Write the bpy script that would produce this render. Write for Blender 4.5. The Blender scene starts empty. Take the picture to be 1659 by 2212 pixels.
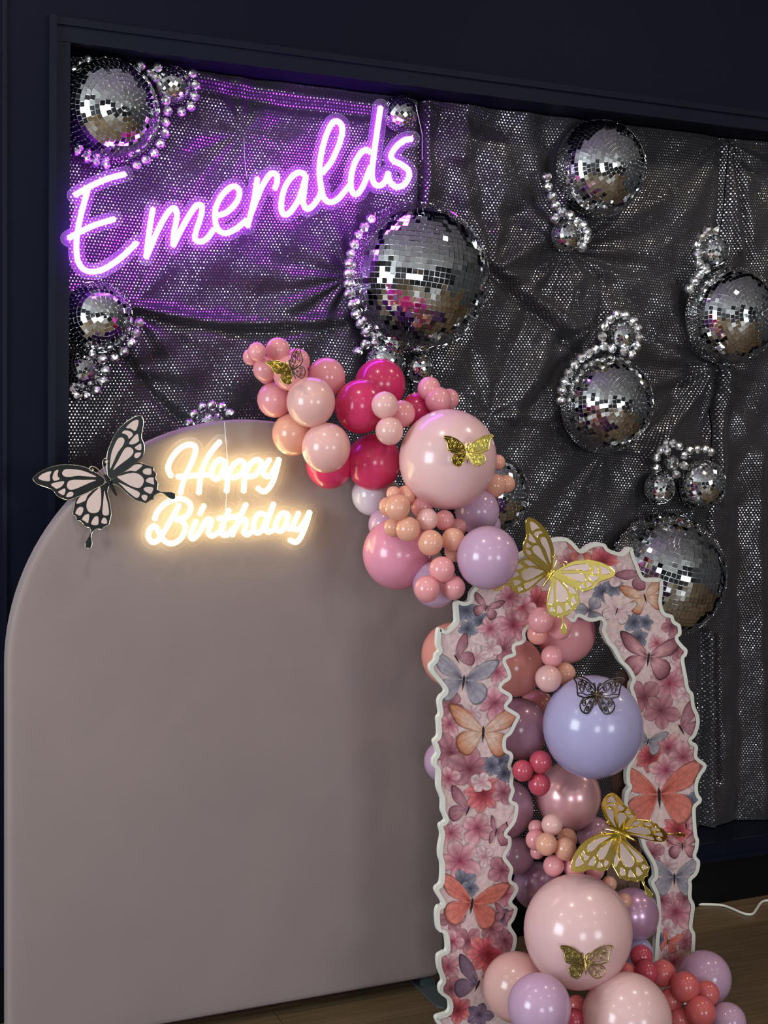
import bpy, bmesh, math, random
import numpy as np
from mathutils import Vector, Matrix

# ------------------------------------------------------------------ camera
IMG_W, IMG_H, FPX = 1659, 2212, 2872.0
AX = np.array([0.91255975, 0.01550932, -0.40864919])     # world x, y, z axes seen from the camera
AY = np.array([-0.40789463, 0.10604116, -0.90685018])
AZ = np.array([0.02926901, 0.99424078, 0.10309506])
ROT = np.array([AX, AY, AZ])
CAM = np.array([0.0, -2.996, 1.5])
SC = bpy.context.scene
COL = SC.collection
cd = bpy.data.cameras.new('camera'); cam = bpy.data.objects.new('camera', cd); COL.objects.link(cam)
cd.sensor_fit = 'VERTICAL'; cd.sensor_height = 36.0; cd.lens = FPX / IMG_H * 36.0
cd.clip_start = 0.05; cd.clip_end = 60
_m = Matrix([list(ROT[i]) + [CAM[i]] for i in range(3)] + [[0, 0, 0, 1]])
cam.matrix_world = _m
SC.camera = cam
C_RIGHT, C_UP, C_BACK = Vector(ROT[:, 0]), Vector(ROT[:, 1]), Vector(ROT[:, 2])

# ------------------------------------------------------------------ world, lights, exposure
SC.view_settings.view_transform = 'Standard'
SC.view_settings.look = 'None'
SC.view_settings.gamma = 1.0
SC.view_settings.use_curve_mapping = False
SC.view_settings.exposure = 0.12
SC.cycles.max_bounces = 6; SC.cycles.diffuse_bounces = 3; SC.cycles.glossy_bounces = 4; SC.cycles.transmission_bounces = 4
SC.cycles.transparent_max_bounces = 8; SC.cycles.caustics_reflective = False; SC.cycles.caustics_refractive = False; SC.cycles.adaptive_threshold = 0.06
wd = bpy.data.worlds.new('world'); SC.world = wd; wd.use_nodes = True
wd.node_tree.nodes['Background'].inputs[0].default_value = (0.55, 0.62, 0.75, 1)
wd.node_tree.nodes['Background'].inputs[1].default_value = 0.05

ROOM = dict(x0=-2.6, x1=5.2, y0=-6.5, z1=3.0)

def area(name, loc, rot, sx, sy, power, col, shape='RECTANGLE'):
    l = bpy.data.lights.new(name, 'AREA'); l.shape = shape; l.size = sx
    if shape == 'RECTANGLE': l.size_y = sy
    l.energy = power; l.color = col
    o = bpy.data.objects.new(name, l); o.location = loc; o.rotation_euler = rot; COL.objects.link(o)
    return o

WIN_LEFT = [(-1.75, 1.55, 1.5, 1.5)]                     # daylight windows (y, z, width, height)
FILL_BACK = [(-0.9, 1.6, 1.3, 1.3), (2.6, 1.6, 1.3, 1.3)]  # added fill lights on the back wall, framed like windows; no openings
for (y, z, w, h) in WIN_LEFT:
    area('window_or_fill_light', (ROOM['x0'] + 0.04, y, z), (0, math.radians(-90), 0), h, w, 105, (0.82, 0.92, 1.0))
for (x, z, w, h) in FILL_BACK:
    area('window_or_fill_light', (x, ROOM['y0'] + 0.04, z), (math.radians(90), 0, 0), w, h, 64, (0.86, 0.94, 1.0))  # cool fill added to light the scene from behind the camera
DOWNLIGHTS = [(x, y) for y in (-1.0, -2.7, -4.6) for x in (-1.4, 0.5, 2.3, 4.1)]
for (x, y) in DOWNLIGHTS:
    area('downlight_lamp', (x, y, ROOM['z1'] - 0.03), (0, 0, 0), 0.13, 0.13, (8.0 if y > -1.5 else 4.0), (1.0, 0.86, 0.68), 'DISK')

# ------------------------------------------------------------------ helpers
def pix_ray(px, py):
    d = np.array([px - IMG_W / 2, -(py - IMG_H / 2), -FPX]); d = ROT @ d
    return d
def at(px, py, y):
    """the point in the room on the plane y = const that a pixel of the photograph shows"""
    d = pix_ray(px, py); return Vector(CAM + d * ((y - CAM[1]) / d[1]))
def on_floor(px, py, z=0.0):
    d = pix_ray(px, py); return Vector(CAM + d * ((z - CAM[2]) / d[2]))
def mpp(p):
    """metres per pixel at a point"""
    q = ROT.T @ (np.array(p) - CAM); return -q[2] / FPX
def lin(c):
    return tuple((v / 255 / 12.92) if v / 255 <= 0.04045 else ((v / 255 + 0.055) / 1.055) ** 2.4 for v in c)

def link(o, parent=None):
    COL.objects.link(o)
    if parent is not None: o.parent = parent
    return o
def tag(o, label=None, cat=None, group=None, kind=None):
    if label: o['label'] = label
    if cat: o['category'] = cat
    if group: o['group'] = group
    if kind: o['kind'] = kind
    return o
def empty(name, loc=(0, 0, 0)):
    o = bpy.data.objects.new(name, None); o.location = loc; o.empty_display_size = 0.05
    return link(o)
def mesh(name, verts, faces, mat=None, smooth=False):
    me = bpy.data.meshes.new(name); me.from_pydata([tuple(v) for v in verts], [], faces)
    if mat is not None: me.materials.append(mat)
    if smooth: me.polygons.foreach_set('use_smooth', [True] * len(me.polygons))
    me.update(); return me
def obj(name, me, parent=None, loc=None):
    """link a mesh given in world coordinates; the parent's place is taken off"""
    o = bpy.data.objects.new(name, me)
    link(o, parent)
    if parent is not None:
        o.matrix_parent_inverse = parent_mat(parent).inverted()
    if loc is not None: o.location = loc
    return o
def parent_mat(p):
    m = p.matrix_basis.copy()
    while p.parent is not None:
        m = p.parent.matrix_basis @ p.matrix_parent_inverse @ m; p = p.parent
    return m
class MB:
    """collects world-space pieces into one mesh"""
    def __init__(s): s.v = []; s.f = []
    def add(s, vs, fs):
        k = len(s.v); s.v += [tuple(v) for v in vs]; s.f += [tuple(i + k for i in f) for f in fs]
    def box(s, x0, x1, y0, y1, z0, z1):
        s.add([(x, y, z) for z in (z0, z1) for y in (y0, y1) for x in (x0, x1)],
              [(0, 2, 3, 1), (4, 5, 7, 6), (0, 1, 5, 4), (1, 3, 7, 5), (3, 2, 6, 7), (2, 0, 4, 6)])
    def tube(s, pts, r, n=8, cap=True):
        pts = [Vector(p) for p in pts]; m = len(pts)
        rs = r if isinstance(r, (list, tuple)) else [r] * m
        up = Vector((0.13, -0.95, 0.21)).normalized(); rings = []
        for i, p in enumerate(pts):
            t = (pts[min(i + 1, m - 1)] - pts[max(i - 1, 0)]).normalized()
            a = t.cross(up)
            if a.length < 1e-4: a = t.cross(Vector((1, 0, 0)))
            a.normalize(); b = t.cross(a).normalized()
            rings.append([p + (a * math.cos(2 * math.pi * k / n) + b * math.sin(2 * math.pi * k / n)) * rs[i] for k in range(n)])
        vs = [v for g in rings for v in g]
        fs = [(i * n + k, i * n + (k + 1) % n, (i + 1) * n + (k + 1) % n, (i + 1) * n + k) for i in range(m - 1) for k in range(n)]
        if cap:
            t0 = (pts[0] - pts[1]).normalized(); t1 = (pts[-1] - pts[-2]).normalized()
            vs += [pts[0] + t0 * rs[0] * 0.6, pts[-1] + t1 * rs[-1] * 0.6]
            fs += [((k + 1) % n, k, m * n) for k in range(n)] + [((m - 1) * n + k, (m - 1) * n + (k + 1) % n, m * n + 1) for k in range(n)]
        s.add(vs, fs)
    def build(s, name, mat, parent=None, smooth=False):
        return obj(name, mesh(name, s.v, s.f, mat, smooth), parent)
def spline(pts, per=6, closed=False):
    """Catmull-Rom through 2-D points"""
    P = [np.array(p, float) for p in pts]; n = len(P); out = []
    rng = range(n) if closed else range(n - 1)
    for i in rng:
        p0 = P[(i - 1) % n] if closed or i > 0 else P[0] * 2 - P[1]
        p1 = P[i]; p2 = P[(i + 1) % n]
        p3 = P[(i + 2) % n] if closed or i + 2 < n else P[-1] * 2 - P[-2]
        for k in range(per):
            t = k / per
            out.append(0.5 * ((2 * p1) + (-p0 + p2) * t + (2 * p0 - 5 * p1 + 4 * p2 - p3) * t * t + (-p0 + 3 * p1 - 3 * p2 + p3) * t ** 3))
    if not closed: out.append(P[-1])
    return out

# ------------------------------------------------------------------ materials
class NT:
    def __init__(s, name):
        s.m = bpy.data.materials.new(name); s.m.use_nodes = True
        s.t = s.m.node_tree; s.b = s.t.nodes['Principled BSDF']; s.out = s.t.nodes['Material Output']
    def n(s, typ, **kw):
        x = s.t.nodes.new(typ)
        for k, v in kw.items(): setattr(x, k, v)
        return x
    def l(s, a, b): s.t.links.new(a, b)
    def val(s, x, op, b=None, c=None):
        m = s.n('ShaderNodeMath', operation=op)
        for i, q in enumerate((x, b, c)):
            if q is None: continue
            if isinstance(q, (int, float)): m.inputs[i].default_value = q
            else: s.l(q, m.inputs[i])
        return m.outputs[0]
    def vec(s, x, op, b=None):
        m = s.n('ShaderNodeVectorMath', operation=op)
        for i, q in enumerate((x, b)):
            if q is None: continue
            if isinstance(q, tuple): m.inputs[i].default_value = q
            else: s.l(q, m.inputs[i])
        return m
def pmat(name, col, rough=0.5, metal=0.0, spec=0.5, noise=0.0, nscale=40.0, bump=0.0, bscale=200.0, coat=0.0, sss=0.0, sheen=0.0, lincol=False, trans=0.0):
    q = NT(name); c = col if lincol else lin(col)
    q.b.inputs['Base Color'].default_value = (*c, 1)
    q.b.inputs['Roughness'].default_value = rough; q.b.inputs['Metallic'].default_value = metal
    q.b.inputs['Specular IOR Level'].default_value = spec
    q.b.inputs['Coat Weight'].default_value = coat; q.b.inputs['Coat Roughness'].default_value = 0.08
    q.b.inputs['Sheen Weight'].default_value = sheen
    tc = q.n('ShaderNodeTexCoord')
    if noise > 0:
        nz = q.n('ShaderNodeTexNoise'); nz.inputs['Scale'].default_value = nscale; nz.inputs['Detail'].default_value = 4
        q.l(tc.outputs['Object'], nz.inputs['Vector'])
        hs = q.n('ShaderNodeMix', data_type='RGBA', blend_type='MULTIPLY'); hs.inputs[0].default_value = 1.0
        hs.inputs[6].default_value = (*c, 1)
        mr = q.n('ShaderNodeMapRange'); mr.inputs[1].default_value = 0.25; mr.inputs[2].default_value = 0.75
        mr.inputs[3].default_value = 1 - noise; mr.inputs[4].default_value = 1 + noise * 0.5
        q.l(nz.outputs[0], mr.inputs[0]); q.l(mr.outputs[0], hs.inputs[7]); q.l(hs.outputs[2], q.b.inputs['Base Color'])
    if bump > 0:
        nb = q.n('ShaderNodeTexNoise'); nb.inputs['Scale'].default_value = bscale; nb.inputs['Detail'].default_value = 3
        q.l(tc.outputs['Object'], nb.inputs['Vector'])
        bp = q.n('ShaderNodeBump'); bp.inputs['Strength'].default_value = bump; bp.inputs['Distance'].default_value = 0.002
        q.l(nb.outputs[0], bp.inputs['Height']); q.l(bp.outputs[0], q.b.inputs['Normal'])
    if trans > 0:
        tr = q.n('ShaderNodeBsdfTranslucent'); tr.inputs[0].default_value = (*c, 1)
        mx = q.n('ShaderNodeMixShader'); mx.inputs[0].default_value = trans
        q.l(q.b.outputs[0], mx.inputs[1]); q.l(tr.outputs[0], mx.inputs[2]); q.l(mx.outputs[0], q.out.inputs[0])
    return q.m
def emat(name, col, strength):
    q = NT(name); q.t.nodes.remove(q.b)
    e = q.n('ShaderNodeEmission'); e.inputs[0].default_value = (*col, 1); e.inputs[1].default_value = strength
    q.l(e.outputs[0], q.out.inputs[0]); return q.m

M = {}
M['navy'] = pmat('navy_wall_paint', (0.0040, 0.0052, 0.0140), 0.6, spec=0.08, lincol=True, noise=0.15, nscale=3, bump=0.12, bscale=120)
M['navy_trim'] = pmat('navy_trim_paint', (0.0055, 0.0072, 0.0165), 0.42, spec=0.10, lincol=True, noise=0.12, nscale=9)
M['black_base'] = pmat('black_baseboard_paint', (0.003, 0.0035, 0.004), 0.45, spec=0.15, lincol=True, noise=0.1, nscale=8)
M['ceiling'] = pmat('ceiling_paint', (0.42, 0.41, 0.40), 0.9, lincol=True, noise=0.1, nscale=5)
M['roomwall'] = pmat('room_wall_paint', (0.045, 0.045, 0.05), 0.8, lincol=True, noise=0.1, nscale=4)
M['panelcloth'] = pmat('blush_stretch_cover', (0.262, 0.203, 0.196), 0.85, lincol=True, noise=0.05, nscale=5, bump=0.10, bscale=900, sheen=0.15)
M['steel'] = pmat('grey_foot_steel', (82, 90, 92), 0.4, 0.25, noise=0.15, nscale=30)
M['black_plastic'] = pmat('black_plastic', (14, 14, 16), 0.4, noise=0.1)
M['red_plastic'] = pmat('dull_red_plastic', (120, 40, 32), 0.5, noise=0.1)
M['cable'] = pmat('white_cable_sheath', (225, 222, 210), 0.4, noise=0.05)
M['wire'] = pmat('clear_pale_wire', (200, 195, 205), 0.3, noise=0.05)
M['mirror'] = pmat('mirror_glass', (0.88, 0.9, 0.9), 0.03, 1.0, lincol=True)
M['grout'] = pmat('mirror_ball_core', (0.55, 0.55, 0.56), 0.3, 0.8, lincol=True, noise=0.2)
M['bead'] = pmat('mirrored_bead', (0.85, 0.86, 0.88), 0.24, 1.0, lincol=True)
M['gold'] = pmat('gold_foil_card', (0.80, 0.62, 0.16), 0.16, 1.0, lincol=True, noise=0.06, nscale=60)
M['gold_dark'] = pmat('antique_gold_film', (0.34, 0.25, 0.09), 0.22, 1.0, lincol=True, noise=0.2, nscale=90)
M['bronze_dark'] = pmat('dark_bronze_film', (0.06, 0.045, 0.03), 0.3, 0.7, lincol=True, noise=0.2, nscale=90)
M['black_foil'] = pmat('black_foil_card', (0.006, 0.0065, 0.006), 0.45, 0.0, 0.2, lincol=True, noise=0.1, nscale=40)
M['wingcard'] = pmat('blush_wing_card', (196, 172, 164), 0.8, noise=0.05, nscale=60, bump=0.05, bscale=500)
M['silver_edge'] = pmat('bright_foil_edge', (0.75, 0.70, 0.5), 0.25, 1.0, lincol=True)
M['foam'] = pmat('white_foam_board', (226, 226, 216), 0.6, noise=0.03, nscale=30)
M['cardboard'] = pmat('brown_card_strut', (105, 78, 66), 0.8, noise=0.1)
M['neon_purple'] = emat('purple_neon', (0.48, 0.038, 1.0), 31.0)
M['neon_warm'] = emat('warm_white_neon', (1.0, 0.81, 0.38), 7.8)

def acrylic(name, tint, amount):
    q = NT(name); q.t.nodes.remove(q.b)
    tr = q.n('ShaderNodeBsdfTransparent'); tr.inputs[0].default_value = (*tint, 1)
    gl = q.n('ShaderNodeBsdfGlossy'); gl.inputs['Roughness'].default_value = 0.05
    df = q.n('ShaderNodeBsdfDiffuse'); df.inputs[0].default_value = (0.8, 0.8, 0.8, 1)
    fr = q.n('ShaderNodeFresnel'); fr.inputs[0].default_value = 1.2
    m1 = q.n('ShaderNodeMixShader'); q.l(fr.outputs[0], m1.inputs[0]); q.l(tr.outputs[0], m1.inputs[1]); q.l(gl.outputs[0], m1.inputs[2])
    m2 = q.n('ShaderNodeMixShader'); m2.inputs[0].default_value = amount; q.l(m1.outputs[0], m2.inputs[1]); q.l(df.outputs[0], m2.inputs[2])
    q.l(m2.outputs[0], q.out.inputs[0]); return q.m
M['acrylic'] = acrylic('clear_acrylic_sheet', (0.97, 0.97, 0.98), 0.07)
M['acrylic_hb'] = acrylic('clear_acrylic_sheet_thin', (0.98, 0.98, 0.98), 0.025)
M['acrylic_edge'] = acrylic('frosted_acrylic_edge', (0.9, 0.9, 0.95), 0.2)

def wood():
    q = NT('oak_floor_boards')
    tc = q.n('ShaderNodeTexCoord'); mp = q.n('ShaderNodeMapping'); mp.inputs['Scale'].default_value = (1.3, 16, 1)
    q.l(tc.outputs['Object'], mp.inputs[0])
    oi = q.n('ShaderNodeObjectInfo')
    ad = q.vec(mp.outputs[0], 'ADD'); q.l(oi.outputs['Location'], ad.inputs[1])
    nz = q.n('ShaderNodeTexNoise'); nz.inputs['Scale'].default_value = 5; nz.inputs['Detail'].default_value = 8; nz.inputs['Distortion'].default_value = 1.2
    q.l(ad.outputs[0], nz.inputs['Vector'])
    cr = q.n('ShaderNodeValToRGB'); e = cr.color_ramp.elements
    e[0].position = 0.3; e[0].color = (0.055, 0.034, 0.017, 1); e[1].position = 0.72; e[1].color = (0.20, 0.135, 0.072, 1)
    q.l(nz.outputs[0], cr.inputs[0])
    hsv = q.n('ShaderNodeHueSaturation'); q.l(cr.outputs[0], hsv.inputs['Color'])
    mr = q.n('ShaderNodeMapRange'); mr.inputs[3].default_value = 0.8; mr.inputs[4].default_value = 1.2
    q.l(oi.outputs['Random'], mr.inputs[0]); q.l(mr.outputs[0], hsv.inputs['Value'])
    q.l(hsv.outputs[0], q.b.inputs['Base Color'])
    q.b.inputs['Roughness'].default_value = 0.42
    bp = q.n('ShaderNodeBump'); bp.inputs['Strength'].default_value = 0.15; bp.inputs['Distance'].default_value = 0.002
    q.l(nz.outputs[0], bp.inputs['Height']); q.l(bp.outputs[0], q.b.inputs['Normal'])
    return q.m
M['wood'] = wood()

def sequin():
    """black knit with a honeycomb of silver foil dots; every dot tips its own way"""
    q = NT('sequin_dot_cloth')
    uv = q.n('ShaderNodeUVMap'); uv.uv_map = 'UVMap'
    a, b = 0.0080, 0.0080 * math.sqrt(3)
    best = None; ids = None
    for k in (0.0, 0.5):
        p = q.vec(uv.outputs[0], 'DIVIDE', (a, b, 1.0)).outputs[0]
        p = q.vec(p, 'ADD', (k, k, 0)).outputs[0]
        fl = q.vec(p, 'FLOOR').outputs[0]
        fr = q.vec(p, 'SUBTRACT'); q.l(fl, fr.inputs[1])
        c = q.vec(fr.outputs[0], 'SUBTRACT', (0.5, 0.5, 0)).outputs[0]
        c = q.vec(c, 'MULTIPLY', (a, b, 0)).outputs[0]
        d = q.vec(c, 'LENGTH').outputs['Value']
        idn = q.vec(fl, 'ADD', (k * 37.0, k * 91.0, 0)).outputs[0]
        if best is None: best, ids = d, idn
        else:
            lt = q.val(d, 'LESS_THAN', best)
            mx = q.n('ShaderNodeMix', data_type='VECTOR'); q.l(lt, mx.inputs[0]); q.l(ids, mx.inputs[4]); q.l(idn, mx.inputs[5])
            ids = mx.outputs[1]; best = q.val(best, 'MINIMUM', d)
    wn = q.n('ShaderNodeTexWhiteNoise', noise_dimensions='2D'); q.l(ids, wn.inputs['Vector'])
    rad = q.val(wn.outputs['Value'], 'MULTIPLY_ADD', 0.0005, 0.00135)
    mask = q.val(best, 'LESS_THAN', rad)
    # tilt of each dot
    off = q.vec(wn.outputs['Color'], 'SUBTRACT', (0.5, 0.5, 0.5)).outputs[0]
    off = q.vec(off, 'MULTIPLY', (0.24, 0.24, 0.24)).outputs[0]
    geo = q.n('ShaderNodeNewGeometry')
    nn = q.vec(geo.outputs['Normal'], 'ADD'); q.l(off, nn.inputs[1])
    nn = q.vec(nn.outputs[0], 'NORMALIZE')
    foil = q.n('ShaderNodeBsdfPrincipled')
    foil.inputs['Base Color'].default_value = (0.60, 0.60, 0.61, 1); foil.inputs['Metallic'].default_value = 1.0; foil.inputs['Roughness'].default_value = 0.26
    q.l(nn.outputs[0], foil.inputs['Normal'])
    q.b.inputs['Base Color'].default_value = (0.030, 0.027, 0.033, 1); q.b.inputs['Roughness'].default_value = 0.8; q.b.inputs['Specular IOR Level'].default_value = 0.2
    q.b.inputs['Sheen Weight'].default_value = 0.12; q.b.inputs['Sheen Roughness'].default_value = 0.4
    nz = q.n('ShaderNodeTexNoise'); nz.inputs['Scale'].default_value = 900; q.l(uv.outputs[0], nz.inputs['Vector'])
    bp = q.n('ShaderNodeBump'); bp.inputs['Strength'].default_value = 0.5; bp.inputs['Distance'].default_value = 0.001
    q.l(nz.outputs[0], bp.inputs['Height']); q.l(bp.outputs[0], q.b.inputs['Normal'])
    mx = q.n('ShaderNodeMixShader'); q.l(mask, mx.inputs[0]); q.l(q.b.outputs[0], mx.inputs[1]); q.l(foil.outputs[0], mx.inputs[2])
    q.l(mx.outputs[0], q.out.inputs[0])
    return q.m
M['sequin'] = sequin()

def print_mat():
    """watercolour print: colour from the motif, with a little pigment granulation"""
    q = NT('watercolour_print')
    at_ = q.n('ShaderNodeVertexColor'); at_.layer_name = 'Col'
    tc = q.n('ShaderNodeTexCoord'); nz = q.n('ShaderNodeTexNoise'); nz.inputs['Scale'].default_value = 90; nz.inputs['Detail'].default_value = 5
    q.l(tc.outputs['Object'], nz.inputs['Vector'])
    mr = q.n('ShaderNodeMapRange'); mr.inputs[1].default_value = 0.3; mr.inputs[2].default_value = 0.7; mr.inputs[3].default_value = 0.78; mr.inputs[4].default_value = 1.12
    q.l(nz.outputs[0], mr.inputs[0])
    mx = q.n('ShaderNodeMix', data_type='RGBA', blend_type='MULTIPLY'); mx.inputs[0].default_value = 1
    q.l(at_.outputs[0], mx.inputs[6]); q.l(mr.outputs[0], mx.inputs[7]); q.l(mx.outputs[2], q.b.inputs['Base Color'])
    q.b.inputs['Roughness'].default_value = 0.55
    return q.m
M['print'] = print_mat()

# ------------------------------------------------------------------ the room
X_JAMB = at(148, 600, 0).x            # edge of the wall's framed recess
Z_TOP, Z_BOT = 2.192, 0.185           # recess top and bottom
X_END = 3.05                          # right end of the recess, past the frame of the photograph
REC = 0.145
mb = MB(); r = ROOM
mb.box(r['x0'], X_JAMB, 0, 0.2, 0, r['z1']); mb.box(X_JAMB, X_END, 0, 0.2, Z_TOP, r['z1'])
mb.box(X_END, r['x1'], 0, 0.2, 0, r['z1']); mb.box(X_JAMB, X_END, 0, 0.2, 0, Z_BOT)
mb.box(X_JAMB, X_END, REC, 0.2, Z_BOT, Z_TOP)
wall = tag(mb.build('wall_back', M['navy']), kind='structure')
def trim(name, boxes, m):
    q = MB()
    for b in boxes: q.box(*b)
    return tag(q.build(name, M[m]), kind='structure')
xo = at(101, 600, 0).x
trim('trim_1', [(xo, xo + 0.016, -0.022, -0.0005, Z_BOT - 0.05, Z_TOP + 0.05), (xo + 0.0165, X_JAMB, -0.010, -0.0005, Z_BOT - 0.05, Z_TOP - 0.0005)], 'navy_trim')
trim('trim_2', [(xo + 0.0165, X_END, -0.010, -0.0005, Z_TOP + 0.0005, Z_TOP + 0.034), (xo + 0.0165, X_END, -0.016, -0.0005, Z_TOP + 0.0345, Z_TOP + 0.05)], 'navy_trim')
trim('trim_3', [(X_JAMB + 0.0005, X_END, -0.010, -0.0005, Z_BOT - 0.05, Z_BOT), (X_JAMB + 0.0005, X_END, -0.018, -0.0105, Z_BOT - 0.055, Z_BOT - 0.042)], 'navy_trim')
trim('trim_4', [(at(8, 600, 0).x - 0.004, at(8, 600, 0).x + 0.006, -0.006, -0.0005, 0.13, r['z1'])], 'navy_trim')
trim('baseboard_back', [(r['x0'], r['x1'], -0.008, -0.0005, 0.0, 0.126)], 'black_base')
q = MB(); q.box(r['x0'], r['x1'], r['y0'], 0.0, -0.05, -0.004)
floor = tag(q.build('floor', M['wood']), kind='structure')
random.seed(5)
pl = MB(); pl.box(0, 1, 0, 1, -0.004, 0.0); plank_me = mesh('plank', pl.v, pl.f, M['wood'])
y = -0.009
while y > -1.6:
    x = -0.6 - random.random()
    while x < 4.2:
        L = 1.15 + 0.5 * random.random()
        o = bpy.data.objects.new('plank', plank_me); link(o, floor); o.location = (x, y - 0.148, 0); o.scale = (L - 0.002, 0.147, 1)
        x += L
    y -= 0.149
q = MB(); q.box(r['x0'], r['x1'], r['y0'], 0.15, r['z1'], r['z1'] + 0.05); tag(q.build('ceiling', M['ceiling']), kind='structure')
q = MB()
for (wy, wz, w, h) in WIN_LEFT:
    q.box(r['x0'] - 0.1, r['x0'], r['y0'], wy - w / 2, 0, r['z1']); q.box(r['x0'] - 0.1, r['x0'], wy + w / 2, 0.15, 0, r['z1'])
    q.box(r['x0'] - 0.1, r['x0'], wy - w / 2, wy + w / 2, 0, wz - h / 2); q.box(r['x0'] - 0.1, r['x0'], wy - w / 2, wy + w / 2, wz + h / 2, r['z1'])
tag(q.build('wall_left', M['roomwall']), kind='structure')
q = MB(); q.box(r['x1'], r['x1'] + 0.1, r['y0'], 0.15, 0, r['z1']); tag(q.build('wall_right', M['roomwall']), kind='structure')
q = MB(); q.box(r['x0'], r['x1'], r['y0'] - 0.1, r['y0'], 0, r['z1']); tag(q.build('wall_front', M['roomwall']), kind='structure')
for k, (wy, wz, w, h) in enumerate(WIN_LEFT):
    q = MB(); x = r['x0'] + 0.0
    for (a, b, c, d) in ((wy - w / 2, wy + w / 2, wz - h / 2, wz - h / 2 + 0.05), (wy - w / 2, wy + w / 2, wz + h / 2 - 0.05, wz + h / 2),
                         (wy - w / 2, wy - w / 2 + 0.05, wz - h / 2, wz + h / 2), (wy + w / 2 - 0.05, wy + w / 2, wz - h / 2, wz + h / 2)):
        q.box(x - 0.05, x - 0.001, a, b, c, d)
    tag(q.build('window_or_fill_%d' % (k + 1), M['navy_trim']), kind='structure')
for k, (wx, wz, w, h) in enumerate(FILL_BACK):
    q = MB(); yy = r['y0']
    for (a, b, c, d) in ((wx - w / 2 - 0.06, wx + w / 2 + 0.06, wz - h / 2 - 0.06, wz - h / 2), (wx - w / 2 - 0.06, wx + w / 2 + 0.06, wz + h / 2, wz + h / 2 + 0.06),
                         (wx - w / 2 - 0.06, wx - w / 2, wz - h / 2, wz + h / 2), (wx + w / 2, wx + w / 2 + 0.06, wz - h / 2, wz + h / 2)):
        q.box(a, b, yy + 0.0005, yy + 0.05, c, d)
    tag(q.build('window_or_fill_%d' % (k + 2), M['navy_trim']), kind='structure')  # frames put round the added fill lights; the wall behind is solid
for k, (x, y) in enumerate(DOWNLIGHTS):
    q = MB(); n = 24
    ring = [(x + rr * math.cos(2 * math.pi * i / n), y + rr * math.sin(2 * math.pi * i / n), zz) for (rr, zz) in ((0.072, r['z1'] - 0.03), (0.085, r['z1'] - 0.03), (0.09, r['z1'] - 0.0005)) for i in range(n)]
    q.add(ring, [(j * n + i, j * n + (i + 1) % n, (j + 1) * n + (i + 1) % n, (j + 1) * n + i) for j in range(2) for i in range(n)])
    row = ('nearest the draped wall', 'in the middle row', 'farthest from the draped wall')[k // 4]; col_ = ('first', 'second', 'third', 'fourth')[k % 4]
    tag(q.build('downlight', M['steel']), 'round ceiling downlight ring %s, %s from the left side' % (row, col_), 'downlight', 'ceiling downlights')

# ------------------------------------------------------------------ sequin drapes
PINS = [  # (px, py, amplitude, number of folds, reach in metres, phase)
    (912, 215, 0.010, 11, 0.40, 0.3), (525, 285, 0.008, 11, 0.34, 1.1), (760, 600, 0.011, 15, 0.42, 2.0), (1060, 590, 0.013, 13, 0.45, 0.7),
    (1225, 540, 0.014, 17, 0.42, 0.2), (1540, 790, 0.014, 17, 0.50, 1.6), (1572, 300, 0.012, 15, 0.35, 0.4), (285, 660, 0.010, 11, 0.40, 2.4),
    (1290, 705, 0.009, 11, 0.30, 1.9), (215, 240, 0.010, 13, 0.40, 0.9), (1310, 975, 0.010, 11, 0.35, 0.1), (1500, 1100, 0.010, 11, 0.40, 1.3), (270, 800, 0.008, 9, 0.30, 0.6),
    (1060, 900, 0.009, 11, 0.4, 0.5)]
CREASES = [  # (points, depth in metres, + towards the room), half width
    ([(290, 662), (420, 690), (560, 700), (740, 690)], 0.012, 0.018), ([(300, 680), (430, 708), (570, 718), (740, 706)], -0.010, 0.016),
    ([(1060, 585), (1130, 650), (1230, 740), (1300, 800)], -0.014, 0.016), ([(1075, 575), (1160, 640), (1250, 720)], 0.012, 0.02),
    ([(914, 205), (917, 330), (908, 470)], -0.012, 0.012), ([(925, 205), (930, 330), (922, 470)], 0.008, 0.014),
    ([(1566, 300), (1562, 400), (1556, 540)], -0.016, 0.014), ([(1590, 310), (1605, 420), (1625, 560)], -0.012, 0.014), ([(1578, 310), (1585, 420), (1600, 540)], 0.012, 0.014),
    ([(1557, 800), (1545, 880), (1530, 940)], -0.018, 0.014), ([(1575, 800), (1568, 880), (1555, 950), (1560, 1080)], 0.014, 0.022),
    ([(1300, 600), (1296, 705)], -0.008, 0.010), ([(268, 772), (330, 850), (400, 915)], -0.012, 0.015), ([(440, 168), (640, 206), (835, 232)], 0.010, 0.02),
    ([(440, 190), (640, 228), (835, 250)], -0.008, 0.016),
    ([(1527, 1370), (1524, 1600), (1520, 1815)], -0.016, 0.013), ([(1548, 1380), (1552, 1540), (1556, 1690)], -0.016, 0.012), ([(1538, 1380), (1538, 1600), (1538, 1815)], 0.012, 0.012),
    ([(1640, 1000), (1645, 1400), (1650, 1810)], 0.012, 0.03), ([(1600, 1100), (1605, 1500), (1600, 1810)], -0.010, 0.03),
    ([(1250, 600), (1180, 760), (1110, 900)], 0.012, 0.03), ([(1200, 600), (1130, 720), (1080, 850)], -0.010, 0.025), ([(1530, 800), (1470, 900), (1400, 990)], 0.012, 0.02),
    ([(1500, 800), (1440, 890), (1380, 960)], -0.010, 0.02), ([(950, 480), (1080, 560), (1230, 500)], 0.008, 0.03), ([(940, 430), (1080, 470), (1200, 430)], -0.010, 0.03)]
X0F, X1F, Z0F, Z1F = X_JAMB - 0.0, X_END, Z_BOT + 0.004, Z_TOP - 0.004
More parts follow.
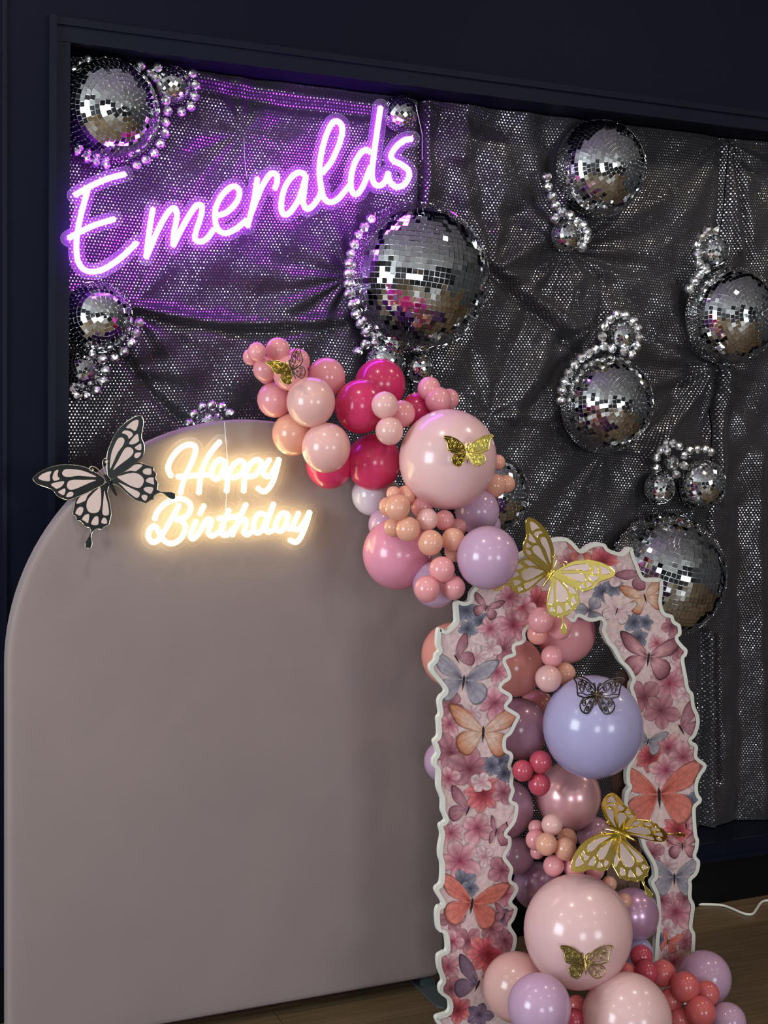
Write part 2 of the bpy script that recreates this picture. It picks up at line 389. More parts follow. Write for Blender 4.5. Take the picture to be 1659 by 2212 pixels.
def fabric_y(X, Z):
    Y = np.full_like(X, 0.106)
    for (px, py, a, n, L, ph) in PINS:
        th0 = ph * 2.1; a *= 0.85; n = int(n * 0.8)
        p = at(px, py, 0.10); dx, dz = X - p.x, Z - p.z; d = np.sqrt(dx * dx + dz * dz) + 1e-6; th = np.arctan2(dz, dx)
        Y -= a * np.sin(n * th + ph + 1.3 * np.sin(3 * th + ph) + d * 3 + 0.5 * np.sin(d * 17 + ph)) * (d / (d + 0.05)) * np.exp(-(d / L) ** 2) * (0.35 + 0.65 * (0.5 + 0.5 * np.cos(th - th0)))
    for (pts, h, w) in CREASES:
        W = [at(a, b, 0.10) for (a, b) in pts]; S = np.array(spline([(p.x, p.z) for p in W], 8))
        D = np.full_like(X, 9.0)
        for k in range(len(S) - 1):
            a, b = S[k], S[k + 1]; e = b - a; t = np.clip(((X - a[0]) * e[0] + (Z - a[1]) * e[1]) / (e @ e + 1e-9), 0, 1)
            D = np.minimum(D, np.hypot(X - a[0] - t * e[0], Z - a[1] - t * e[1]))
        Y -= 1.25 * h * np.exp(-(D / (w * 0.85)) ** 2)
    Y += 0.003 * np.sin(X * 31 + 3 * np.sin(Z * 7)) * np.clip(1.0 - Z / 1.1, 0, 1) + 0.003 * np.sin(X * 13 + Z * 21 + np.sin(X * 5) * 2) + 0.002 * np.sin(X * 47 - Z * 33)
    # a flat patch beside the seam, tilted to glint with the added back fill
    c = at(980, 290, 0.10); m = 1 / (1 + np.exp((np.abs(X - c.x) - 0.040) / 0.004)) / (1 + np.exp((np.abs(Z - c.z + 0.10 * (X - c.x)) - 0.062) / 0.005))
    Y = Y * (1 - m) + (0.106 - 0.40 * (X - c.x) + 0.10 * (Z - c.z)) * m
    return np.clip(Y, 0.076, 0.136)
DRAPES = [(X0F, at(913, 300, 0.10).x - 0.001, 'black sequin-dotted drape behind the purple neon sign'),
          (at(913, 300, 0.10).x + 0.001, at(1562, 600, 0.10).x - 0.001, 'black sequin-dotted drape gathered in fans around the middle mirror balls'),
          (at(1562, 600, 0.10).x + 0.001, X1F, 'black sequin-dotted drape hanging at the right edge down to the baseboard')]
for (xa, xb, lab) in DRAPES:
    nx, nz = int((xb - xa) / 0.005) + 2, int((Z1F - Z0F) / 0.005) + 2
    X, Z = np.meshgrid(np.linspace(xa, xb, nx), np.linspace(Z0F, Z1F, nz)); Y = fabric_y(X, Z)
    edge = np.minimum((X - xa), (xb - X)); Y = Y + 0.010 * np.exp(-(edge / 0.006) ** 2)
    V = np.stack([X, Y, Z], -1).reshape(-1, 3)
    idx = np.arange(nx * nz).reshape(nz, nx)
    F = np.stack([idx[:-1, :-1], idx[:-1, 1:], idx[1:, 1:], idx[1:, :-1]], -1).reshape(-1, 4)
    me = bpy.data.meshes.new('sequin_drape'); me.vertices.add(len(V)); me.vertices.foreach_set('co', V.ravel())
    me.loops.add(F.size); me.loops.foreach_set('vertex_index', F.ravel()); me.polygons.add(len(F))
    me.polygons.foreach_set('loop_start', np.arange(0, F.size, 4)); me.polygons.foreach_set('loop_total', np.full(len(F), 4)); me.polygons.foreach_set('use_smooth', np.ones(len(F), bool))
    uv = me.uv_layers.new(name='UVMap'); UVv = np.stack([V[:, 0] + 0.012 * np.sin(3.1 * V[:, 2] + 2 * V[:, 0]) + 0.006 * np.sin(9 * V[:, 2] + 5 * V[:, 0]), V[:, 2] + 0.02 * np.sin(2.7 * V[:, 0] + 1.3 * V[:, 2]) + 0.008 * np.sin(8 * V[:, 0] - 3 * V[:, 2])], -1); uvs = UVv[F.ravel()]; uv.data.foreach_set('uv', uvs.ravel())
    me.materials.append(M['sequin']); me.update(); me.validate()
    tag(link(bpy.data.objects.new('sequin_drape', me)), lab, 'drape', 'sequin drapes of the recess')

# ------------------------------------------------------------------ mirror balls
t_ = MB(); t_.add([(-.5, -.5, 0), (.5, -.5, 0), (.5, .5, 0), (-.5, .5, 0), (-.5, -.5, 1), (.5, -.5, 1), (.5, .5, 1), (-.5, .5, 1)],
                  [(4, 5, 6, 7), (0, 1, 5, 4), (1, 2, 6, 5), (2, 3, 7, 6), (3, 0, 4, 7)])
tile_me = mesh('mirror_tile', t_.v, t_.f, M['mirror'])
def ico(r, sub=2):
    bm = bmesh.new(); bmesh.ops.create_icosphere(bm, subdivisions=sub, radius=r); return bm
def uvsphere(name, r, mat, u=40, v=24, smooth=True):
    bm = bmesh.new(); bmesh.ops.create_uvsphere(bm, u_segments=u, v_segments=v, radius=r)
    me = bpy.data.meshes.new(name); bm.to_mesh(me); bm.free(); me.materials.append(mat)
    if smooth: me.polygons.foreach_set('use_smooth', [True] * len(me.polygons))
    return me
def mirror_ball(px, py, rp, pole, tile_px, single, label, sink=0.30):
    random.seed(int(px * 7 + py))
    c0 = at(px, py, 0.02); R = rp * mpp(c0)
    c = at(px, py, 0.066)
    R = rp * mpp(c)
    view = (Vector(CAM) - c).normalized(); rt = C_RIGHT.copy(); rt = (rt - view * rt.dot(view)).normalized(); up = view.cross(rt) 
    if up.z < 0: up = -up
    dx, dy = (pole[0] - px) / rp, -(pole[1] - py) / rp
    dz2 = 1 - dx * dx - dy * dy
    ax = (rt * dx + up * dy + view * (math.sqrt(dz2) if dz2 > 0 else 0.0)).normalized()
    e1 = ax.orthogonal().normalized(); e2 = ax.cross(e1)
    cme = uvsphere('mirror_ball_core', R * 0.985, M['grout'], 32, 18)
    for v in cme.vertices: v.co.y = min(v.co.y, 0.008)          # the back is cut flat against the drape
    core = bpy.data.objects.new('mirror_ball', cme); core.location = c; link(core)
    tag(core, label, 'mirror ball', 'mirror balls on the drapes')
    rows = max(10, int(round(math.pi / (tile_px / rp)))); tiles = []
    for i in range(rows):
        th = math.pi * (i + 0.5) / rows; h = R * math.pi / rows
        n = max(4, int(round(2 * math.pi * math.sin(th) * R / h))); w = 2 * math.pi * math.sin(th) * R / n
        ph0 = random.random() * 6.28
        for k in range(n):
            ph = ph0 + 2 * math.pi * k / n
            d = ax * math.cos(th) + (e1 * math.cos(ph) + e2 * math.sin(ph)) * math.sin(th)
            if d.y > 0.03 or d.dot(view) < -0.2: continue
            tn = (-e1 * math.sin(ph) + e2 * math.cos(ph)); bt = d.cross(tn).normalized()
            nd = (d + tn * random.gauss(0, 0.045) + bt * random.gauss(0, 0.045)).normalized()
            tn = (tn - nd * tn.dot(nd)).normalized(); bt = nd.cross(tn)
            g = 0.91
            m = Matrix(((tn.x * w * g, bt.x * h * g, nd.x * R * 0.02, d.x * R * 0.978), (tn.y * w * g, bt.y * h * g, nd.y * R * 0.02, d.y * R * 0.978),
                        (tn.z * w * g, bt.z * h * g, nd.z * R * 0.02, d.z * R * 0.978), (0, 0, 0, 1)))
            tiles.append((d.dot(view), m))
    tiles.sort(key=lambda t: -t[0])
    for (_, m) in tiles[:single]:
        o = bpy.data.objects.new('mirror_tile', tile_me); link(o, core); o.matrix_basis = m
    rest = MB()
    for (_, m) in tiles[single:]:
        rest.add([m @ Vector(v) for v in t_.v], t_.f)
    if rest.v:
        o = bpy.data.objects.new('mirror_tile_mosaic', mesh('mirror_tile_mosaic', rest.v, rest.f, M['mirror'])); link(o, core); o['kind'] = 'stuff'
    return core
BALLS = [
    (233, 240, 111, (271, 230), 11, 300, 'large mirror ball in the top left corner above the letter E'),
    (371, 184, 41, (392, 160), 8, 0, 'small mirror ball ringed with beads near the top left corner'),
    (863, 246, 38, (885, 262), 8, 0, 'small mirror ball above the letter s of the purple sign'),
    (895, 601, 162, (878, 759), 11.5, 300, 'largest mirror ball in the middle of the drapes'),
    (1291, 366, 104, (1346, 353), 9, 300, 'large mirror ball under the top rail on the right'),
    (1303, 872, 107, (1371, 869), 9, 300, 'large mirror ball with a bead string along its upper left, right of centre'),
    (1572, 682, 107, (1636, 679), 9, 300, 'large mirror ball cut by the right edge of the photo'),
    (1429, 1242, 138, (1475, 1120), 10.5, 300, 'large mirror ball behind the top of the floral arch'),
    (209, 685, 77, (226, 678), 10, 300, 'medium mirror ball below the letter E at the left'),
    (174, 803, 40, (176, 822), 8, 0, 'small mirror ball at the left edge under the medium one'),
    (456, 922, 36, (450, 900), 7, 0, 'small mirror ball peeking over the top of the blush panel'),
    (833, 780, 44, (810, 752), 7, 0, 'small mirror ball half hidden behind the upper hot pink balloon'),
    (907, 796, 31, (915, 800), 6.5, 0, 'small mirror ball just right of the upper hot pink balloon'),
    (1222, 510, 34, (1238, 505), 7, 0, 'small mirror ball hanging in beads under the top rail ball'),
    (1541, 541, 34, (1551, 538), 7, 0, 'small mirror ball above the right-edge ball'),
    (1343, 725, 33, (1352, 730), 6.5, 0, 'small mirror ball wrapped in beads above the right centre ball'),
    (1423, 1054, 35, (1434, 1049), 7, 0, 'smaller mirror ball of the pair above the floral arch'),
    (1513, 1046, 54, (1544, 1038), 8, 0, 'bigger mirror ball of the pair above the floral arch'),
    (1053, 1066, 90, (1101, 1075), 9, 120, 'mirror ball mostly hidden behind the big blush balloon'),
    (1449, 1000, 18, (1446, 992), 6, 0, 'tiny mirror ball among beads above the floral arch'),
]
for b in BALLS: mirror_ball(*b)

# bead strings
bm = ico(1.0, 2); bead_me = bpy.data.meshes.new('bead'); bm.to_mesh(bead_me); bm.free(); bead_me.materials.append(M['bead'])
BEADS = [
    ('string of mirrored beads around the top left corner ball', 10.5, [(189, 127), (172, 139), (160, 151), (304, 141), (341, 145), (324, 156), (336, 168), (347, 184), (356, 198), (358, 218), (362, 240), (391, 242), (412, 230), (421, 208), (423, 183), (416, 158),
        (357, 264), (356, 288), (346, 310), (333, 331), (315, 346), (295, 358), (165, 326), (185, 342), (205, 351), (228, 356)]),
    ('string of mirrored beads below the medium ball at the left', 11, [(301, 698), (293, 721), (284, 741), (268, 760), (247, 774), (221, 776), (197, 766), (228, 800), (223, 824), (208, 845), (185, 856), (163, 856), (153, 842)]),
    ('arc of mirrored beads peeking over the blush panel', 10.5, [(409, 915), (419, 895), (436, 879), (458, 875), (480, 879), (497, 893)]),
    ('string of mirrored beads down the left side of the largest ball', 10.5, [(801, 472), (787, 490), (775, 507), (765, 528), (758, 549), (754, 570), (752, 591), (752, 613), (753, 635), (760, 658), (768, 679), (778, 700), (790, 718), (808, 721), (809, 741), (789, 744), (773, 759)]),
    ('string of mirrored beads under the top rail ball on the right', 10.5, [(1181, 382), (1184, 404), (1192, 425), (1200, 444), (1213, 458), (1232, 465), (1247, 479), (1198, 472), (1260, 487), (1268, 501), (1267, 516), (1258, 534)]),
    ('string of mirrored beads left of the right-edge balls', 10.5, [(1546, 497), (1529, 498), (1516, 512), (1506, 529), (1508, 549), (1510, 570), (1525, 581), (1510, 593), (1500, 607), (1489, 624)]),
    ('long string of mirrored beads along the right centre ball', 10.5, [(1317, 690), (1305, 706), (1300, 727), (1304, 748), (1321, 753), (1348, 759), (1364, 766), (1285, 755), (1270, 763), (1254, 774), (1240, 788), (1228, 806), (1219, 824), (1213, 843), (1211, 865),
        (1332, 679), (1350, 680), (1368, 693), (1377, 710), (1379, 731), (1375, 750)]),
    ('cluster of mirrored beads above the pair of balls on the right', 9.5, [(1437, 958), (1453, 958), (1467, 964), (1425, 972), (1417, 989), (1417, 1011), (1477, 984), (1489, 973), (1506, 970), (1523, 970), (1536, 976), (1460, 1025), (1477, 1006), (1440, 974)]),
]
for (lab, rp, pts) in BEADS:
    root = empty('bead_string', at(pts[0][0], pts[0][1], 0.0)); tag(root, lab, 'beads', 'mirrored bead strings')
    random.seed(len(pts))
    for (px, py) in pts:
        p = at(px, py, 0.052 - random.random() * 0.014)
        o = bpy.data.objects.new('bead', bead_me); link(o, root)
        s = rp * 1.08 * mpp(p); o.location = p - root.location; o.scale = (s, s, s); o.rotation_euler = (random.random() * 6, random.random() * 6, random.random() * 6)

# ------------------------------------------------------------------ neon signs
def ap(pts, ox, oy, s): return [(ox + a / s, oy + b / s) for (a, b) in pts]
def field_sheet(samples, thr, step, y, thick, parent, to_world, sheet='acrylic'):
    """clear backing cut along an even distance from the lettering (marching squares)"""
    S = np.array(samples); lo = S.min(0) - thr - 6; hi = S.max(0) + thr + 6
    gx = np.arange(lo[0], hi[0], step); gy = np.arange(lo[1], hi[1], step); GX, GY = np.meshgrid(gx, gy)
    D = np.full(GX.shape, 1e9)
    for k in range(0, len(S), 40):
        d = np.min(np.hypot(GX[..., None] - S[k:k + 40, 0], GY[..., None] - S[k:k + 40, 1]), -1); D = np.minimum(D, d)
    V = []; key = {}; F = []; edges = {}
    def vert(p):
        kk = (round(p[0], 3), round(p[1], 3))
        if kk not in key: key[kk] = len(V); V.append(p)
        return key[kk]
    ny, nx = D.shape
    for j in range(ny - 1):
        for i in range(nx - 1):
            q = [(i, j), (i + 1, j), (i + 1, j + 1), (i, j + 1)]; d = [D[b, a] - thr for (a, b) in q]
            if min(d) > 0: continue
            poly = []
            for k in range(4):
                a, b = q[k], q[(k + 1) % 4]; da, db = d[k], d[(k + 1) % 4]
                if da <= 0: poly.append((gx[a[0]], gy[a[1]]))
                if (da <= 0) != (db <= 0):
                    t = da / (da - db); poly.append((gx[a[0]] + t * (gx[b[0]] - gx[a[0]]), gy[a[1]] + t * (gy[b[1]] - gy[a[1]])))
            if len(poly) >= 3:
                ids = []
                for p in poly:
                    v = vert(p)
                    if v not in ids: ids.append(v)
                if len(ids) >= 3:
                    F.append(ids)
                    for a, b in zip(ids, ids[1:] + ids[:1]):
                        if (b, a) in edges: del edges[(b, a)]
                        else: edges[(a, b)] = 1
    me = mesh('acrylic_backing', [to_world(p, y) for p in V], F, M[sheet])
    obj('acrylic_backing', me, parent)
    q = MB(); n = len(V)
    q.add([to_world(p, y - 0.0002) for p in V] + [to_world(p, y + thick) for p in V], [(a, b, b + n, a + n) for (a, b) in edges])
    # a narrow bright lip along the cut
    q.build('acrylic_edge', M['acrylic_edge'], parent)
    lip = MB()
    for (a, b) in edges:
        pa, pb = np.array(V[a]), np.array(V[b]); e = pb - pa; L = np.hypot(*e)
        if L < 1e-6: continue
        nn = np.array([-e[1], e[0]]) / L * 0.5
        lip.add([to_world(pa - nn, y - 0.0006), to_world(pb - nn, y - 0.0006), to_world(pb + nn, y - 0.0006), to_world(pa + nn, y - 0.0006)], [(0, 1, 2, 3)])
    lip.build('acrylic_lip', M['acrylic_edge'], parent)

def neon(name, label, letters, tube_px, mat, y_tube, y_sheet, thr, root_px, sheet='acrylic'):
    root = empty(name, at(root_px[0], root_px[1], y_sheet)); tag(root, label, 'neon sign')
    allp = []
    for (ln, strokes) in letters:
        q = MB()
        for st in strokes:
            sp = spline(st, 6); allp += [tuple(p) for p in sp]
            W = [at(p[0], p[1], y_tube) for p in sp]; q.tube(W, tube_px / 2 * mpp(W[0]), 10)
        o = q.build(ln, mat, root, True)
    field_sheet(allp, thr, 2.2, y_sheet, 0.004, root, lambda p, yy: at(p[0], p[1], yy), sheet)
    return root
EM = [
    ('letter_e', [[(162, 421.5), (190.4, 405), (229.6, 387), (270, 376)], [(190, 408), (177, 456), (168, 498), (165, 531.5), (168, 562), (180, 581), (199.5, 587), (226.6, 580), (262.7, 555.6), (296, 524)], [(148, 515), (172, 501.4), (205.5, 486), (248, 473)]]),
    ('letter_m', [[(330.6, 450), (323, 495), (315.5, 557)], [(315.5, 557), (338, 504), (359, 465), (373, 450), (380.5, 454), (382, 471), (376, 501), (374, 531.5)], [(374, 531.5), (395, 489), (416.5, 453), (427, 442.6), (436, 445.6), (434.5, 465), (424, 498), (421, 513), (427, 521), (438, 521), (450, 512), (463, 494)]]),
    ('letter_e', [[(464.7, 466.7), (489, 459), (510, 438), (517.4, 417), (510, 403.4), (495, 406.5), (477, 426), (466, 450), (464.7, 474), (469, 492), (478, 501.4), (492, 503), (513, 492), (533, 475)]]),
    ('letter_r', [[(556, 384.5), (550, 425), (542, 461), (534.7, 490)], [(538, 474), (545, 455), (563, 410), (578, 383), (589, 374), (598, 380), (598, 395), (593.4, 408.6)]]),
    ('letter_a', [[(659.7, 377), (644.7, 372.5), (629.6, 383), (616, 404), (608.5, 431), (608.5, 455), (616, 464), (629.6, 455), (647.7, 425), (661, 380)], [(661, 378.5), (656.7, 416), (655, 437), (662.7, 451), (675, 445), (688, 428), (696, 405)]]),
    ('letter_l', [[(696, 374), (717, 347), (735, 305), (739.6, 277.5), (732, 264), (720, 264), (708, 283.6), (696, 323), (690, 365), (693, 401), (700, 428), (714, 437), (732, 428), (755, 400)]]),
    ('letter_d', [[(801, 329), (789, 324), (774, 338), (762, 365), (757.7, 395), (762, 416), (773, 418), (786, 398), (801, 359)], [(822, 231), (815, 281), (809, 323), (804, 365), (804, 383), (810, 398), (821, 401), (831.5, 392), (839, 372.5)]]),
    ('letter_s', [[(890, 300), (874, 303), (856, 317), (845, 335), (850, 347), (868, 356), (882, 368), (882.8, 383), (874, 398), (859, 404), (846.6, 398), (839.5, 384), (839, 372.5)]]),
]
em = neon('neon_name_sign', 'purple neon sign reading Emeralds in script on clear acrylic', EM, 12.5, M['neon_purple'], -0.030, -0.020, 17, (530, 480))
q = MB(); q.tube([at(*p, -0.019) for p in [(527, 297), (528, 330), (530, 360), (534, 386)]], 0.0006, 6)
q.tube([at(*p, -0.019) for p in [(898, 226), (912, 290), (912, 345)]], 0.0006, 6); q.build('hanging_wire', M['wire'], em)
A_ = lambda p: ap(p, 330, 930, 5.53); B_ = lambda p: ap(p, 290, 1050, 4.046)
HB = [
    ('letter_h', [A_([(225, 550), (188, 480), (190, 410), (240, 310), (330, 210), (430, 168), (500, 187), (510, 250), (470, 370), (410, 500), (360, 630), (330, 755)]), A_([(290, 553), (420, 545), (560, 532), (700, 530)]), A_([(805, 130), (740, 200), (670, 300), (610, 420), (570, 560), (550, 755)])]),
    ('letter_a', [A_([(868, 380), (805, 348), (740, 400), (705, 490), (720, 560), (765, 580), (820, 520), (862, 400)]), A_([(862, 395), (842, 500), (860, 560), (905, 550)])]),
    ('letter_p', [A_([(965, 400), (905, 550), (880, 735)]), A_([(905, 550), (950, 430), (1040, 362), (1090, 395), (1080, 480), (1010, 550), (930, 560)])]),
    ('letter_p', [A_([(1145, 430), (1100, 570), (1087, 735)]), A_([(1100, 555), (1150, 420), (1240, 350), (1300, 385), (1270, 480), (1210, 540), (1120, 550)])]),
    ('letter_y', [A_([(1400, 340), (1340, 440), (1322, 510), (1370, 550), (1430, 500), (1510, 335)]), A_([(1510, 335), (1470, 500), (1420, 640), (1350, 722), (1300, 722), (1250, 682)])]),
    ('letter_b', [B_([(178, 295), (200, 230), (270, 155), (370, 112), (450, 122), (495, 175), (475, 245), (420, 282), (360, 288), (425, 310), (445, 370), (410, 455), (330, 502), (260, 475), (215, 400), (180, 350), (135, 380), (124, 440), (155, 488), (205, 475), (260, 400), (330, 280), (395, 160)])]),
    ('letter_i', [B_([(545, 300), (508, 380), (492, 435), (515, 460), (565, 410), (610, 335)]), B_([(612, 165), (570, 250)])]),
    ('letter_r', [B_([(600, 345), (640, 292), (675, 300), (660, 360), (650, 410), (680, 435), (735, 405)])]),
    ('letter_t', [B_([(830, 205), (790, 300), (760, 380), (775, 425), (820, 420), (860, 370)]), B_([(730, 285), (820, 275), (930, 265)])]),
    ('letter_h', [B_([(980, 155), (930, 260), (890, 350), (855, 435)]), B_([(880, 375), (930, 300), (972, 295), (975, 350), (958, 400), (985, 425), (1030, 395)])]),
    ('letter_d', [B_([(1155, 255), (1095, 240), (1052, 300), (1042, 370), (1070, 408), (1115, 385), (1160, 290)]), B_([(1220, 150), (1180, 260), (1152, 350), (1165, 400), (1215, 385)])]),
    ('letter_a', [B_([(1345, 245), (1290, 240), (1245, 310), (1242, 375), (1282, 393), (1325, 340), (1348, 250)]), B_([(1345, 250), (1330, 320), (1345, 372), (1390, 365)])]),
    ('letter_y', [B_([(1440, 230), (1402, 310), (1390, 362), (1430, 380), (1480, 325), (1535, 222)]), B_([(1535, 222), (1500, 340), (1450, 455), (1410, 490), (1355, 470)])]),
]
Y_PANEL = -0.21
hb = neon('neon_birthday_sign', 'warm white neon sign reading Happy Birthday on clear acrylic', HB, 11.5, M['neon_warm'], Y_PANEL - 0.026, Y_PANEL - 0.016, 15.5, (490, 1080), 'acrylic_hb')
q = MB(); q.tube([at(*p, Y_PANEL - 0.010) for p in [(485, 911), (487, 940), (490, 975), (492, 1000), (488, 1090), (487, 1150)]], 0.0011, 6); q.build('power_wire', M['wire'], hb)

# ------------------------------------------------------------------ blush arch panel
pl_, pr_ = at(13, 1650, Y_PANEL + 0.02).x, at(968, 1650, Y_PANEL + 0.02).x
ptop = at(535, 907, Y_PANEL + 0.02).z; pbot = at(900, 2118, Y_PANEL).z
PR = (pr_ - pl_) / 2; pcx = (pl_ + pr_) / 2; pz = ptop - PR
def arch_outline(inset):
    R_ = PR - inset; c = 0.03 - inset * 0.5; c = max(c, 0.012); out = []
    zb = pbot + inset
    out += [(pcx - R_ + c - c * math.cos(a), zb + c - c * math.sin(a)) for a in np.linspace(math.pi / 2, 0, 5)]
    zs = np.linspace(zb + c, pz, 14)[1:-1]; out += [(pcx - R_, z) for z in zs]
    out += [(pcx - R_ * math.cos(a), pz + R_ * math.sin(a)) for a in np.linspace(0, math.pi, 65)]
    out += [(pcx + R_, z) for z in zs[::-1]]
    out += [(pcx + R_ - c + c * math.cos(a), zb + c - c * math.sin(a)) for a in np.linspace(0, math.pi / 2, 5)]
    return out
prof = [(0.045, 0.0), (0.014, 0.0), (0.007, 0.0008), (0.0025, 0.003), (0.0006, 0.007), (0.0, 0.013), (0.0, 0.046), (0.0008, 0.053), (0.004, 0.058), (0.016, 0.060), (0.045, 0.060)]
rings = [[(x, Y_PANEL + dy, z) for (x, z) in arch_outline(i)] for (i, dy) in prof]
n = len(rings[0]); q = MB(); vs = [v for g in rings for v in g]
fs = [(j * n + i, j * n + (i + 1) % n, (j + 1) * n + (i + 1) % n, (j + 1) * n + i) for j in range(len(rings) - 1) for i in range(n)]
q.add(vs, fs + [tuple(range(n))[::-1], tuple(range((len(rings) - 1) * n, len(rings) * n))])
panel = empty('arch_panel', (pcx, Y_PANEL, 0)); tag(panel, 'tall rounded arch panel in a blush stretch cover at the left', 'backdrop panel')
q.build('stretch_cover', M['panelcloth'], panel, True)
fx = pr_ - 0.035
for xx in (pl_ + 0.035, fx):
    q = MB(); q.box(xx - 0.016, xx + 0.016, Y_PANEL + 0.012, Y_PANEL + 0.034, 0.006, pbot + 0.06); q.build('leg', M['steel'], panel)
    q = MB()
    pts = [(-0.028, 0.06), (0.028, 0.06), (0.028, -0.085), (0.014, -0.10), (-0.014, -0.10), (-0.028, -0.085)]
    k = len(pts); q.add([(xx + a, Y_PANEL + b, z) for z in (0.0005, 0.006) for (a, b) in pts], [tuple(range(k))[::-1], tuple(range(k, 2 * k))] + [(i, (i + 1) % k, k + (i + 1) % k, k + i) for i in range(k)])
    q.build('foot_plate', M['steel'], panel)
c0 = at(941, 1578, Y_PANEL + 0.02)
q = MB(); q.box(pr_ + 0.0005, pr_ + 0.022, Y_PANEL + 0.0, Y_PANEL + 0.04, c0.z - 0.013, c0.z + 0.013); q.build('clip', M['black_plastic'], panel)
q = MB(); q.box(pr_ - 0.012, pr_ + 0.0005, Y_PANEL + 0.0005, Y_PANEL + 0.02, c0.z - 0.012, c0.z + 0.012); q.build('clip_pad', M['red_plastic'], panel)

# ------------------------------------------------------------------ balloons
BAL = {}
def balloon_mat(name, col, rough=0.22, pearl=0.0, trans=0.25):
    M[name] = pmat('latex_' + name, col, rough, pearl * 0.35, 0.5, noise=0.02, nscale=8, coat=0.25 + pearl * 0.5, trans=trans)
    bm = bmesh.new(); bmesh.ops.create_uvsphere(bm, u_segments=40, v_segments=24, radius=1.0)
    for v in bm.verts: v.co.z = v.co.z * (1.02 if v.co.z > 0 else 1.05)
    me = bpy.data.meshes.new('balloon_' + name); bm.to_mesh(me); bm.free(); me.materials.append(M[name])
    me.polygons.foreach_set('use_smooth', [True] * len(me.polygons)); BAL[name] = me
for a in (('blush', (242, 194, 188)), ('pink', (242, 168, 172)), ('hot', (220, 62, 112)), ('white', (244, 204, 204)), ('pale', (226, 214, 228)), ('peach', (240, 180, 156)),
          ('coral', (228, 116, 116)), ('salmon', (246, 168, 156)), ('lilac', (212, 174, 204)), ('lavender', (190, 182, 222)), ('mauve', (200, 150, 172)), ('rose', (206, 84, 104)),
          ('baby', (236, 158, 184))): balloon_mat(*a)
balloon_mat('pearl_mauve', (198, 152, 186), 0.3, 1.0, 0.05); balloon_mat('pearl_pink', (226, 166, 170), 0.28, 0.8, 0.05)
